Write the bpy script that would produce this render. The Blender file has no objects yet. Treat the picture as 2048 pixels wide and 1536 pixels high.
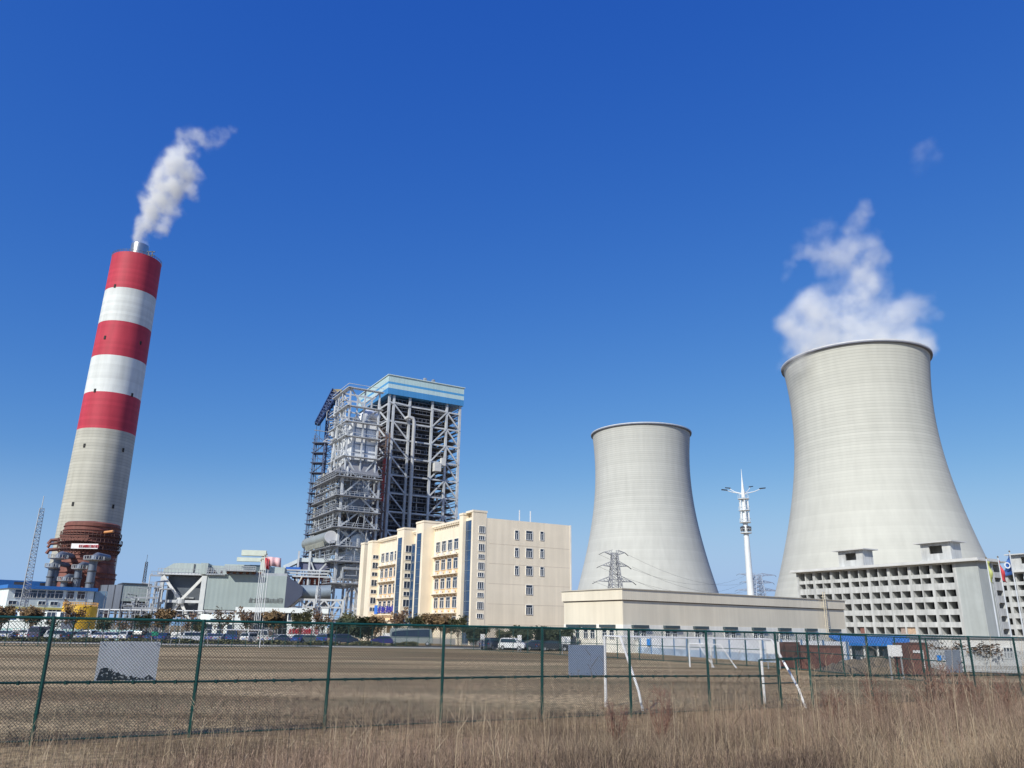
import bpy, bmesh, math, random
import numpy as np
from mathutils import Vector, Matrix
R = math.radians
random.seed(7)
C = bpy.context.scene.collection
SC = bpy.context.scene

# ---------------- camera ----------------
F = 1550.0; PITCH = math.atan(492/1550); ROLL = 0.014; H = 2.8
fw = Vector((0, math.cos(PITCH), math.sin(PITCH)))
up0 = Vector((0, -math.sin(PITCH), math.cos(PITCH))); rt0 = Vector((1, 0, 0))
RT = rt0*math.cos(ROLL) + up0*math.sin(ROLL)
UP = up0*math.cos(ROLL) - rt0*math.sin(ROLL)
CP = Vector((0, 0, H))
cam = bpy.data.cameras.new('camera'); co = bpy.data.objects.new('camera', cam); C.objects.link(co)
cam.sensor_width = 36; cam.lens = 36*F/2048; cam.clip_start = 0.1; cam.clip_end = 20000
m3 = Matrix((RT, UP, -fw)).transposed()
co.matrix_world = Matrix.Translation(CP) @ m3.to_4x4()
SC.camera = co

# ---------------- world, sun, exposure ----------------
SUN_AZ, SUN_EL = -148.0, 36.0
w = bpy.data.worlds.new("World"); SC.world = w; w.use_nodes = True
nt = w.node_tree; nt.nodes.clear()
sky = nt.nodes.new('ShaderNodeTexSky'); sky.sky_type = 'NISHITA'; sky.sun_disc = False
sky.sun_elevation = R(SUN_EL); sky.sun_rotation = R(SUN_AZ)
sky.altitude = 0; sky.air_density = 1.0; sky.dust_density = 0.3; sky.ozone_density = 3.0
sep = nt.nodes.new('ShaderNodeSeparateColor'); com = nt.nodes.new('ShaderNodeCombineColor'); nt.links.new(sky.outputs[0], sep.inputs[0])
for i, (k, p) in enumerate(((1.05, 1.6), (.725, 1.04), (.73, .42))):   # deep clear winter blue: each channel of the sky regraded
    m1 = nt.nodes.new('ShaderNodeMath'); m1.operation = 'MULTIPLY'; m1.inputs[1].default_value = .11; nt.links.new(sep.outputs[i], m1.inputs[0])
    m2 = nt.nodes.new('ShaderNodeMath'); m2.operation = 'POWER'; m2.inputs[1].default_value = p; nt.links.new(m1.outputs[0], m2.inputs[0])
    m4 = nt.nodes.new('ShaderNodeMath'); m4.operation = 'MULTIPLY'; m4.inputs[1].default_value = k/.11; nt.links.new(m2.outputs[0], m4.inputs[0]); nt.links.new(m4.outputs[0], com.inputs[i])
bg = nt.nodes.new('ShaderNodeBackground'); bg.inputs[1].default_value = 0.11
wo = nt.nodes.new('ShaderNodeOutputWorld')
geo = nt.nodes.new('ShaderNodeTexCoord'); sxyz = nt.nodes.new('ShaderNodeSeparateXYZ'); nt.links.new(geo.outputs['Generated'], sxyz.inputs[0])
hz = nt.nodes.new('ShaderNodeMapRange'); hz.interpolation_type = 'SMOOTHSTEP'; hz.inputs[1].default_value = .20; hz.inputs[2].default_value = .0; nt.links.new(sxyz.outputs[2], hz.inputs[0])
mh = nt.nodes.new('ShaderNodeMix'); mh.data_type = 'RGBA'; mh.inputs[7].default_value = (.255/.11, .43/.11, .70/.11, 1); nt.links.new(hz.outputs[0], mh.inputs[0]); nt.links.new(com.outputs[0], mh.inputs[6])
nt.links.new(mh.outputs[2], bg.inputs[0]); nt.links.new(bg.outputs[0], wo.inputs[0])
sl = bpy.data.lights.new('sun', 'SUN'); sl.energy = 4.35; sl.angle = R(0.5); sl.color = (1, 0.968, 0.88)
so = bpy.data.objects.new('sun', sl); C.objects.link(so)
sd = Vector((math.sin(R(SUN_AZ))*math.cos(R(SUN_EL)), math.cos(R(SUN_AZ))*math.cos(R(SUN_EL)), math.sin(R(SUN_EL))))
so.rotation_euler = sd.to_track_quat('Z', 'Y').to_euler()
vs = SC.view_settings; vs.view_transform = 'Standard'; vs.look = 'None'; vs.exposure = 0.15; vs.gamma = 1
SC.cycles.use_denoising = True; SC.cycles.denoiser = 'OPENIMAGEDENOISE'; SC.cycles.denoising_input_passes = 'RGB_ALBEDO_NORMAL'; SC.cycles.denoising_prefilter = 'ACCURATE'; SC.cycles.max_bounces = 6; SC.cycles.volume_bounces = 8; SC.cycles.transparent_max_bounces = 8
SC.cycles.volume_step_rate = 1.0; SC.cycles.volume_max_steps = 256

# ---------------- picture <-> place ----------------
def ray(px, py):
    return RT*((px-1024)/F) + UP*((768-py)/F) + fw
def at(px, py, Y):
    d = ray(px, py); return CP + d*(Y/d.y)
def ground(px, py, z=0.0):
    d = ray(px, py); return CP + d*((z-H)/d.z)
def proj(p):
    v = Vector(p)-CP; k = v.dot(fw)
    return 1024+F*v.dot(RT)/k, 768-F*v.dot(UP)/k
def _solve(P, d, px):            # signed distance t with column(P + d t) = px
    P = Vector(P)-CP; d = Vector(d); c = (px-1024)/F
    return (c*P.dot(fw)-P.dot(RT))/(d.dot(RT)-c*d.dot(fw))
def xat(px, Y, z):               # world x on the row (Y, z) seen at column px
    return _solve((0, Y, z), (1, 0, 0), px)
def zat(x, Y, py):
    lo, hi = -50, 900
    for _ in range(50):
        m = (lo+hi)/2
        if proj((x, Y, m))[1] > py: lo = m
        else: hi = m
    return (lo+hi)/2
def tat(P, d, px, z, tmax=0):    # distance along d from P (plan) to reach column px
    return _solve((P[0], P[1], z), (d[0], d[1], 0), px)

# ---------------- mesh builder ----------------
class MB:
    def __init__(s): s.v = []; s.f = []; s.mi = []; s.cur = 0
    def add(s, vs, fs):
        n = len(s.v); s.v += [tuple(p) for p in vs]; s.f += [tuple(n+i for i in f) for f in fs]; s.mi += [s.cur]*len(fs); return s
    def box(s, x0, x1, y0, y1, z0, z1):
        if x0 > x1: x0, x1 = x1, x0
        if y0 > y1: y0, y1 = y1, y0
        if z0 > z1: z0, z1 = z1, z0
        return s.add([(x0,y0,z0),(x1,y0,z0),(x1,y1,z0),(x0,y1,z0),(x0,y0,z1),(x1,y0,z1),(x1,y1,z1),(x0,y1,z1)],
                     [(0,3,2,1),(4,5,6,7),(0,1,5,4),(1,2,6,5),(2,3,7,6),(3,0,4,7)])
    def beam(s, p, q, w, h=None):
        p = Vector(p); q = Vector(q); d = q-p
        if d.length < 1e-6: return s
        h = h or w; d.normalize()
        a = d.cross(Vector((0,0,1)))
        if a.length < 1e-3: a = Vector((1,0,0))
        a.normalize(); b = a.cross(d); a = a*(w/2); b = b*(h/2)
        return s.add([p-a-b,p+a-b,p+a+b,p-a+b,q-a-b,q+a-b,q+a+b,q-a+b],
                     [(0,1,2,3),(7,6,5,4),(0,4,5,1),(1,5,6,2),(2,6,7,3),(3,7,4,0)])
    def wire(s, p, q, r):
        p = Vector(p); q = Vector(q); d = (q-p).normalized()
        a = d.cross(Vector((0,0,1)))
        if a.length < 1e-3: a = Vector((1,0,0))
        a.normalize(); b = a.cross(d)
        o = [a*(r*math.cos(t))+b*(r*math.sin(t)) for t in (0, 2.094, 4.189)]
        return s.add([p+k for k in o]+[q+k for k in o], [(0,1,4,3),(1,2,5,4),(2,0,3,5)])
    def tube(s, pts, r, n=10, cap=True):
        pts = [Vector(p) for p in pts]; rs = r if isinstance(r, (list, tuple)) else [r]*len(pts)
        rings = []; prev = None
        for i, p in enumerate(pts):
            d = (pts[min(i+1, len(pts)-1)]-pts[max(i-1, 0)]).normalized()
            if prev is None:
                a = d.cross(Vector((0,0,1)))
                if a.length < 1e-3: a = Vector((1,0,0))
            else:
                a = prev - d*prev.dot(d)
            a.normalize(); prev = a; b = d.cross(a)
            rings.append([p+a*(rs[i]*math.cos(2*math.pi*k/n))+b*(rs[i]*math.sin(2*math.pi*k/n)) for k in range(n)])
        vs = [v for g in rings for v in g]; fs = []
        for i in range(len(pts)-1):
            for k in range(n):
                fs.append((i*n+k, i*n+(k+1)%n, (i+1)*n+(k+1)%n, (i+1)*n+k))
        if cap: fs += [tuple(range(n-1,-1,-1)), tuple((len(pts)-1)*n+k for k in range(n))]
        return s.add(vs, fs)
    def lathe(s, prof, n=48, c=(0,0), closed=False, a0=0, a1=None):
        full = a1 is None; a1 = 2*math.pi if full else a1
        m = n if full else n+1; vs = []
        for r, z in prof:
            for k in range(m):
                t = a0+(a1-a0)*k/n; vs.append((c[0]+r*math.cos(t), c[1]+r*math.sin(t), z))
        fs = []; L = len(prof)
        for i in range(L if closed else L-1):
            j = (i+1) % L
            for k in range(n):
                k2 = (k+1) % m; fs.append((i*m+k, i*m+k2, j*m+k2, j*m+k))
        return s.add(vs, fs)
    def disc(s, r, z, n=32, c=(0,0)):
        return s.add([(c[0]+r*math.cos(2*math.pi*k/n), c[1]+r*math.sin(2*math.pi*k/n), z) for k in range(n)], [tuple(range(n))])
    def prism(s, poly, z0, z1):
        n = len(poly)
        return s.add([(x,y,z0) for x,y in poly]+[(x,y,z1) for x,y in poly],
                     [tuple(range(n-1,-1,-1)), tuple(range(n,2*n))]+[(i,(i+1)%n,n+(i+1)%n,n+i) for i in range(n)])
    def slab(s, pts, t):   # 4+ points (a planar polygon) thickened by vector t
        n = len(pts); pts = [Vector(p) for p in pts]; t = Vector(t)
        return s.add(pts+[p+t for p in pts], [tuple(range(n-1,-1,-1)), tuple(range(n,2*n))]+[(i,(i+1)%n,n+(i+1)%n,n+i) for i in range(n)])
    def build(s, name, mat, parent=None, smooth=False, bevel=0):
        me = bpy.data.meshes.new(name); me.from_pydata(s.v, [], s.f)
        for m in (mat if isinstance(mat, (list, tuple)) else [mat]): me.materials.append(m)
        if any(s.mi): me.polygons.foreach_set('material_index', s.mi)
        if smooth is True: me.polygons.foreach_set('use_smooth', [True]*len(s.f))
        me.update()
        o = bpy.data.objects.new(name, me); C.objects.link(o)
        if smooth == 'auto':
            me.polygons.foreach_set('use_smooth', [True]*len(s.f)); me.set_sharp_from_angle(angle=R(35))
        if bevel:
            b = o.modifiers.new('edge', 'BEVEL'); b.width = bevel; b.segments = 2; b.limit_method = 'ANGLE'
        if parent: o.parent = parent
        return o

def tag(o, label=None, cat=None, group=None, kind=None):
    if label: o['label'] = label
    if cat: o['category'] = cat
    if group: o['group'] = group
    if kind: o['kind'] = kind
    return o
def empty(name, loc=(0,0,0), rz=0.0, label=None, cat=None, group=None):
    o = bpy.data.objects.new(name, None); C.objects.link(o); o.location = loc; o.rotation_euler = (0,0,rz); o.empty_display_size = 0.5
    return tag(o, label, cat, group)
def copy_tree(o, parent=None):
    c = o.copy(); C.objects.link(c); c.parent = parent
    for ch in o.children: copy_tree(ch, c)
    return c

# ---------------- materials ----------------
MATS = {}
def M(name, col, rough=0.6, metal=0.0, var=0.12, scale=0.5, bump=0.0, streak=0.0, spec=0.5):
    if name in MATS: return MATS[name]
    m = bpy.data.materials.new(name); m.use_nodes = True; n = m.node_tree.nodes; l = m.node_tree.links
    b = n['Principled BSDF']; b.inputs['Roughness'].default_value = rough; b.inputs['Metallic'].default_value = metal
    b.inputs['Specular IOR Level'].default_value = spec
    tc = n.new('ShaderNodeTexCoord'); no = n.new('ShaderNodeTexNoise'); no.inputs['Scale'].default_value = scale; no.inputs['Detail'].default_value = 6
    l.new(tc.outputs['Object'], no.inputs['Vector'])
    mr = n.new('ShaderNodeMapRange'); mr.inputs[1].default_value = 0.3; mr.inputs[2].default_value = 0.7
    mr.inputs[3].default_value = 1-var; mr.inputs[4].default_value = 1+var*0.6
    l.new(no.outputs[0], mr.inputs[0])
    fac = mr.outputs[0]
    if streak:
        mp = n.new('ShaderNodeMapping'); mp.inputs['Scale'].default_value = (1.2, 1.2, 0.06)
        n2 = n.new('ShaderNodeTexNoise'); n2.inputs['Scale'].default_value = 1.0; n2.inputs['Detail'].default_value = 4
        l.new(tc.outputs['Object'], mp.inputs[0]); l.new(mp.outputs[0], n2.inputs['Vector'])
        m2 = n.new('ShaderNodeMapRange'); m2.inputs[1].default_value = 0.35; m2.inputs[2].default_value = 0.65
        m2.inputs[3].default_value = 1-streak; m2.inputs[4].default_value = 1
        l.new(n2.outputs[0], m2.inputs[0]); mu = n.new('ShaderNodeMath'); mu.operation = 'MULTIPLY'
        l.new(fac, mu.inputs[0]); l.new(m2.outputs[0], mu.inputs[1]); fac = mu.outputs[0]
    vm = n.new('ShaderNodeVectorMath'); vm.operation = 'SCALE'; vm.inputs[0].default_value = col[:3]
    l.new(fac, vm.inputs['Scale']); l.new(vm.outputs[0], b.inputs['Base Color'])
    if bump:
        bp = n.new('ShaderNodeBump'); bp.inputs['Strength'].default_value = bump; bp.inputs['Distance'].default_value = 0.05
        n3 = n.new('ShaderNodeTexNoise'); n3.inputs['Scale'].default_value = scale*12; l.new(tc.outputs['Object'], n3.inputs['Vector'])
        l.new(n3.outputs[0], bp.inputs['Height']); l.new(bp.outputs[0], b.inputs['Normal'])
    MATS[name] = m; return m

def ringed(name, col, ring=1.5, dark=0.86, bands=None, var=0.07, rough=0.8, patch=None):
    """cast concrete shell: a darker joint at every lift, each lift a slightly different tone; optional painted bands by height"""
    if name in MATS: return MATS[name]
    m = bpy.data.materials.new(name); m.use_nodes = True; n = m.node_tree.nodes; l = m.node_tree.links
    b = n['Principled BSDF']; b.inputs['Roughness'].default_value = rough; b.inputs['Specular IOR Level'].default_value = 0.25
    tc = n.new('ShaderNodeTexCoord'); sp = n.new('ShaderNodeSeparateXYZ'); l.new(tc.outputs['Object'], sp.inputs[0])
    def math_(op, a, bb=None, cc=None):
        k = n.new('ShaderNodeMath'); k.operation = op
        for i, v in enumerate((a, bb, cc)):
            if v is None: continue
            if isinstance(v, (int, float)): k.inputs[i].default_value = v
            else: l.new(v, k.inputs[i])
        return k.outputs[0]
    zi = math_('DIVIDE', sp.outputs[2], ring); fl = math_('FLOOR', zi); fr = math_('FRACT', zi)
    wn = n.new('ShaderNodeTexWhiteNoise'); wn.noise_dimensions = '1D'; l.new(fl, wn.inputs['W'])
    tone = math_('MULTIPLY_ADD', wn.outputs[0], var*1.3, 1-var*0.6)
    joint = math_('MULTIPLY_ADD', math_('LESS_THAN', fr, 0.16), dark-1, 1)
    mp = n.new('ShaderNodeMapping'); mp.inputs['Scale'].default_value = (1, 1, 0.12); l.new(tc.outputs['Object'], mp.inputs[0])
    no = n.new('ShaderNodeTexNoise'); no.inputs['Scale'].default_value = 0.35; no.inputs['Detail'].default_value = 8; l.new(mp.outputs[0], no.inputs['Vector'])
    st = n.new('ShaderNodeMapRange'); st.inputs[1].default_value = 0.3; st.inputs[2].default_value = 0.7; st.inputs[3].default_value = 1-var; st.inputs[4].default_value = 1+var*.5
    l.new(no.outputs[0], st.inputs[0])
    n2 = n.new('ShaderNodeTexNoise'); n2.inputs['Scale'].default_value = 0.03; n2.inputs['Detail'].default_value = 3; l.new(tc.outputs['Object'], n2.inputs['Vector'])
    big = n.new('ShaderNodeMapRange'); big.inputs[1].default_value = .35; big.inputs[2].default_value = .65; big.inputs[3].default_value = 1-var*.7; big.inputs[4].default_value = 1.0
    l.new(n2.outputs[0], big.inputs[0])
    t = math_('MULTIPLY', math_('MULTIPLY', tone, st.outputs[0]), big.outputs[0])
    mp3 = n.new('ShaderNodeMapping'); mp3.inputs['Scale'].default_value = (.16, .16, .010); l.new(tc.outputs['Object'], mp3.inputs[0])
    n4 = n.new('ShaderNodeTexNoise'); n4.inputs['Scale'].default_value = 1; n4.inputs['Detail'].default_value = 6; l.new(mp3.outputs[0], n4.inputs['Vector'])
    s4 = n.new('ShaderNodeMapRange'); s4.inputs[1].default_value = .42; s4.inputs[2].default_value = .60; s4.inputs[3].default_value = 1-var*.55; s4.inputs[4].default_value = 1; l.new(n4.outputs[0], s4.inputs[0])
    t = math_('MULTIPLY', t, s4.outputs[0])
    if patch:   # joints stand out only above a height (unweathered upper lifts)
        hi = n.new('ShaderNodeMapRange'); hi.inputs[1].default_value = patch[0]; hi.inputs[2].default_value = patch[1]; hi.inputs[3].default_value = 0.12; hi.inputs[4].default_value = 1
        l.new(sp.outputs[2], hi.inputs[0])
        joint = math_('ADD', 1, math_('MULTIPLY', math_('SUBTRACT', joint, 1), hi.outputs[0]))
    if bands:
        cr = n.new('ShaderNodeValToRGB'); cr.color_ramp.interpolation = 'CONSTANT'
        top = bands['top']; zz = math_('DIVIDE', sp.outputs[2], top); l.new(zz, cr.inputs[0])
        el = cr.color_ramp.elements; el[0].position = 0; el[0].color = (*col, 1)
        first = True
        for z, c in bands['list']:
            e = el[1] if first else el.new(z/top); first = False
            e.position = z/top; e.color = (*c, 1)
        isp = math_('GREATER_THAN', sp.outputs[2], bands['list'][0][0])
        joint = math_('ADD', joint, math_('MULTIPLY', isp, math_('SUBTRACT', 1, joint)))
        colout = cr.outputs[0]
    else:
        rgb = n.new('ShaderNodeRGB'); rgb.outputs[0].default_value = (*col, 1); colout = rgb.outputs[0]
    t = math_('MULTIPLY', t, joint)
    vm = n.new('ShaderNodeVectorMath'); vm.operation = 'SCALE'; l.new(colout, vm.inputs[0]); l.new(t, vm.inputs['Scale'])
    l.new(vm.outputs[0], b.inputs['Base Color'])
    MATS[name] = m; return m

def corr(name, col, pitch=0.4, axis=0, rough=0.45, amt=0.16, metal=0.0):
    """profiled sheet: upright ribs"""
    if name in MATS: return MATS[name]
    m = M(name, col, rough, metal, 0.08, 0.15, 0, 0.08); n = m.node_tree.nodes; l = m.node_tree.links; b = n['Principled BSDF']
    tc = n.new('ShaderNodeTexCoord'); sp = n.new('ShaderNodeSeparateXYZ'); l.new(tc.outputs['Object'], sp.inputs[0])
    ad = n.new('ShaderNodeMath'); ad.operation = 'ADD'; l.new(sp.outputs[0], ad.inputs[0]); l.new(sp.outputs[1], ad.inputs[1])
    mu = n.new('ShaderNodeMath'); mu.operation = 'PINGPONG'; mu.inputs[1].default_value = pitch/2; l.new(ad.outputs[0], mu.inputs[0])
    bp = n.new('ShaderNodeBump'); bp.inputs['Strength'].default_value = 1.0; bp.inputs['Distance'].default_value = amt; l.new(mu.outputs[0], bp.inputs['Height'])
    l.new(bp.outputs[0], b.inputs['Normal']); return m

def glassy(name, col, rough=0.08):
    return M(name, col, rough, 0.0, 0.35, 0.25, 0, 0, .5)

white = M('white_paint', (.78,.79,.78), .45, 0, .08, .8, 0, .12)
steel = M('galvanised_steel', (.40,.42,.44), .5, .3, .2, .6)
steel_l = M('pale_steel', (.56,.58,.59), .5, .1, .2, .4)
steel_d = M('dark_steel', (.09,.095,.11), .6, .3, .3, .5)
rust = M('primer_red_steel', (.225,.085,.062), .7, 0, .3, .3, 0, .25)
cream = M('cream_render', (.85,.745,.575), .85, 0, .07, .25, .15, .09)
cream_o = M('apricot_render', (.80,.56,.33), .85, 0, .05, .25)
pane_m = glassy('window_glass', (.035,.05,.08))
pane_b = glassy('blue_curtain_glass', (.03,.07,.15), .12)
black = M('black_rubber', (.02,.02,.02), .8, 0, .2, 3)
green = M('green_fence_paint', (.006,.068,.058), .38, 0, .2, 6, 0, .2)
conc = M('raw_concrete', (.42,.42,.41), .9, 0, .12, .35, .3, .22)
conc_w = M('pale_concrete', (.56,.57,.555), .9, 0, .16, .35, .3, .28)

def glyph(mb, o, xd, zd, size, seed, t=None):
    """one illegible far-off character: a handful of strokes in a square"""
    rnd = random.Random(seed); o = Vector(o); xd = Vector(xd); zd = Vector(zd); n = xd.cross(zd).normalized()
    w = size*.11
    def st(a, b):
        p = o+xd*(a[0]*size)+zd*(a[1]*size); q = o+xd*(b[0]*size)+zd*(b[1]*size)
        mb.beam(p+n*.02, q+n*.02, w, w)
    for k in range(rnd.choice((3,4))):
        y = .08+.84*k/3; st((rnd.uniform(0,.2), y), (rnd.uniform(.75,1), y))
    for k in range(rnd.choice((2,3))):
        x = rnd.choice((.12,.35,.5,.68,.9)); st((x, rnd.uniform(0,.15)), (x+rnd.uniform(-.1,.1), rnd.uniform(.8,1)))
# ---------------- ground ----------------
FP0 = None
def fence_pt(i):      # plan position of near fence post i (posts stand 3.05 m apart)
    return FA + FD*i
# near fence line: post i seen at column (108+328.8 i)/(1+.0785 i)
FA = ground(61, 1493); FA.z = 0
_fb = ground(1421, 1428); _fb.z = 0
FD = (_fb-FA)/6.0
FN = Vector((FD.y, -FD.x, 0)).normalized()       # towards the camera side
def dfence(x, y): return (Vector((x, y, 0))-FA).dot(FN)
def sstep(a, b, t):
    t = max(0, min(1, (t-a)/(b-a))); return t*t*(3-2*t)
def gz(x, y):
    d = dfence(x, y)
    return 1.25*sstep(3.5, 17, d) if y < 90 else 0.0
def make_ground():
    def ax(lo, hi, step, far):
        a = list(np.arange(lo, hi+.01, step)); s = step
        v = hi
        while v < far: s *= 1.5; v += s; a.append(v)
        v = lo; s = step
        while v > -far: s *= 1.5; v -= s; a.insert(0, v)
        return a
    xs = ax(-30, 60, 1.0, 6000); ys = ax(-10, 80, 1.0, 9000)
    vs = []; rnd = random.Random(3)
    for y in ys:
        for x in xs:
            vs.append((x, y, gz(x, y) + (rnd.uniform(-.04,.04) if dfence(x,y) > 0 and y < 80 else 0)))
    nx = len(xs)
    fs = [(j*nx+i, j*nx+i+1, (j+1)*nx+i+1, (j+1)*nx+i) for j in range(len(ys)-1) for i in range(nx-1)]
    m = bpy.data.materials.new('dry_field'); m.use_nodes = True; n = m.node_tree.nodes; l = m.node_tree.links
    b = n['Principled BSDF']; b.inputs['Roughness'].default_value = 1; b.inputs['Specular IOR Level'].default_value = 0.1
    tc = n.new('ShaderNodeTexCoord')
    mp = n.new('ShaderNodeMapping'); mp.inputs['Rotation'].default_value = (0,0,R(-6)); mp.inputs['Scale'].default_value = (.02,.16,1)
    n1 = n.new('ShaderNodeTexNoise'); n1.inputs['Scale'].default_value = 1; n1.inputs['Detail'].default_value = 5
    l.new(tc.outputs['Object'], mp.inputs[0]); l.new(mp.outputs[0], n1.inputs['Vector'])
    n2 = n.new('ShaderNodeTexNoise'); n2.inputs['Scale'].default_value = 3.5; n2.inputs['Detail'].default_value = 10; l.new(tc.outputs['Object'], n2.inputs['Vector'])
    n3 = n.new('ShaderNodeTexNoise'); n3.inputs['Scale'].default_value = .12; n3.inputs['Detail'].default_value = 4; l.new(tc.outputs['Object'], n3.inputs['Vector'])
    r1 = n.new('ShaderNodeValToRGB'); e = r1.color_ramp.elements
    e[0].position = .40; e[0].color = (.24,.175,.105,1); e[1].position = .58; e[1].color = (.53,.41,.26,1)
    l.new(n1.outputs[0], r1.inputs[0])
    r2 = n.new('ShaderNodeValToRGB'); e = r2.color_ramp.elements
    e[0].position = .40; e[0].color = (.42,.42,.40,1); e[1].position = .60; e[1].color = (1.2,1.15,1.05,1); l.new(n2.outputs[0], r2.inputs[0])
    mx = n.new('ShaderNodeMix'); mx.data_type = 'RGBA'; mx.blend_type = 'MULTIPLY'; mx.inputs[0].default_value = 1
    l.new(r1.outputs[0], mx.inputs[6]); l.new(r2.outputs[0], mx.inputs[7])
    m3_ = n.new('ShaderNodeMix'); m3_.data_type = 'RGBA'; m3_.inputs[7].default_value = (.17,.145,.085,1)
    k = n.new('ShaderNodeMapRange'); k.inputs[1].default_value = .45; k.inputs[2].default_value = .68; k.inputs[3].default_value = 0; k.inputs[4].default_value = .6
    l.new(n3.outputs[0], k.inputs[0]); l.new(k.outputs[0], m3_.inputs[0]); l.new(mx.outputs[2], m3_.inputs[6])
    l.new(m3_.outputs[2], b.inputs['Base Color'])
    bp = n.new('ShaderNodeBump'); bp.inputs['Strength'].default_value = .8; bp.inputs['Distance'].default_value = .12; l.new(n2.outputs[0], bp.inputs['Height']); l.new(bp.outputs[0], b.inputs['Normal'])
    o = MB().add(vs, fs).build('ground', m, smooth=True); tag(o, 'brown dry grass field', kind='structure')
make_ground()
# works road behind the field
asph = M('asphalt', (.075,.075,.078), .9, 0, .2, .4, .3)
mb = MB()
A = Vector((-150, 116, .06)); B = Vector((60, 124, .06))
mb.slab([A, B, B+Vector((0,14,0)), A+Vector((0,14,0))], (0,0,.05))
o = mb.build('road', asph); tag(o, kind='structure')
mb = MB(); B2 = Vector((190, 60, .06))
mb.slab([(60,124,.062),(B2.x,B2.y,.062),(B2.x,B2.y+12,.062),(60,138,.062)], (0,0,.05))
# pavement strip
kb = MB(); kb.slab([A+Vector((0,-1.6,0)), B+Vector((0,-1.6,0)), B, A], (0,0,.14)); o = kb.build('pavement', M('kerb_stone',(.36,.35,.33),.9)); tag(o, kind='structure')

# ---------------- chimney ----------------
CY = 402.0
def axis_x(pairs, Y):   # world x from several (px,py) samples on the axis
    return sum(at(px, py, Y).x for px, py in pairs)/len(pairs)
cx = axis_x([(273,520),(213,870),(182,1050)], CY)
def zfront(px, py, r):
    n = -Vector((cx, CY, 0)).normalized(); P = Vector((cx, CY, 0))+n*r
    return zat(P.x, P.y, py)
r_top, r_bot = 12.9, 15.4
zt = zfront(265, 505, r_top)
chz = [zfront(201,860,13.9), zfront(216,787,13.7), zfront(228,714,13.5), zfront(237,645,13.3), zfront(255,579,13.1)]
red_p = (.50,.05,.078); wh_p = (.68,.71,.69)
chm = ringed('chimney_concrete', (.50,.49,.42), 1.6, .78, bands=dict(top=zt+1, list=[(chz[0],red_p),(chz[1],wh_p),(chz[2],red_p),(chz[3],wh_p),(chz[4],red_p)]), var=.12, rough=.6)
ch = empty('chimney', (cx, CY, 0), 0, 'tall concrete chimney with red and white painted bands, smoking', 'chimney')
mb = MB(); N = 40
prof = [(r_bot+(r_top-r_bot)*(k/N)**.9, zt*k/N) for k in range(N+1)]
mb.lathe(prof+[(r_top-.8, zt), (r_top-.8, zt-6)], 96); mb.build('shaft', chm, ch, smooth='auto')
mb = MB(); mb.disc(r_top-.7, zt-1.0, 64); mb.build('roof_slab', steel_d, ch)
fl = MB(); fx = at(279, 500, CY).x-cx
rf = 4.6; zf = zat(cx+fx, CY-rf, 484)
fl.lathe([(rf, zt-2)]+[(rf+(0.12 if k%2 else 0), zt+(zf-zt)*k/8) for k in range(9)]+[(rf-.3, zf), (rf-.3, zt)], 48, (fx,0)); fl.build('flue_pipe', M('stainless_flue',(.55,.53,.52),.3,.85,.2,.2), ch, smooth='auto')
rl = MB()
for k in range(48):
    a = 2*math.pi*k/48; x, y = (r_top+.1)*math.cos(a), (r_top+.1)*math.sin(a); x2, y2 = (r_top+.1)*math.cos(a+.131), (r_top+.1)*math.sin(a+.131)
    rl.beam((x,y,zt), (x,y,zt+1.3), .14); rl.beam((x,y,zt+1.3), (x2,y2,zt+1.3), .12); rl.beam((x,y,zt+.6), (x2,y2,zt+.6), .1)
rl.build('railing', steel_d, ch)
mb = MB()
for dx in (6.5, 8.6):
    mb.beam((dx+1,-3,zt), (dx+1,-3,zt+5), .5); mb.beam((dx,-3,zt+2.5), (dx+2.4,-3,zt+2.5), .4); mb.beam((dx,-3,zt+4.8),(dx+2.4,-3,zt+4.8),.5)
mb.build('beacon_frame', steel_d, ch)
# little openings in the shaft
for px, py in [(230,572),(210,675),(281,686),(190,781),(264,790),(169,891),(246,900),(146,1008),(226,1013)]:
    d = ray(px, py); lo, hi = CY-30, CY
    for _ in range(40):
        Ym = (lo+hi)/2; p = at(px, py, Ym)
        r = math.hypot(p.x-cx, p.y-CY); rr = r_bot+(r_top-r_bot)*(max(0,p.z/zt))**.9
        if r > rr: lo = Ym
        else: hi = Ym
    p = at(px, py, lo); a = math.atan2(p.y-CY, p.x-cx)
    mb = MB(); t = Vector((-math.sin(a), math.cos(a), 0)); nn = Vector((math.cos(a), math.sin(a), 0)); q = Vector((p.x-cx, p.y-CY, p.z))-nn*.5
    mb.slab([q-t*.55+Vector((0,0,-1)), q+t*.55+Vector((0,0,-1)), q+t*.55+Vector((0,0,1)), q-t*.55+Vector((0,0,1))], nn*.75)
    mb.build('opening', black, ch)

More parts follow.
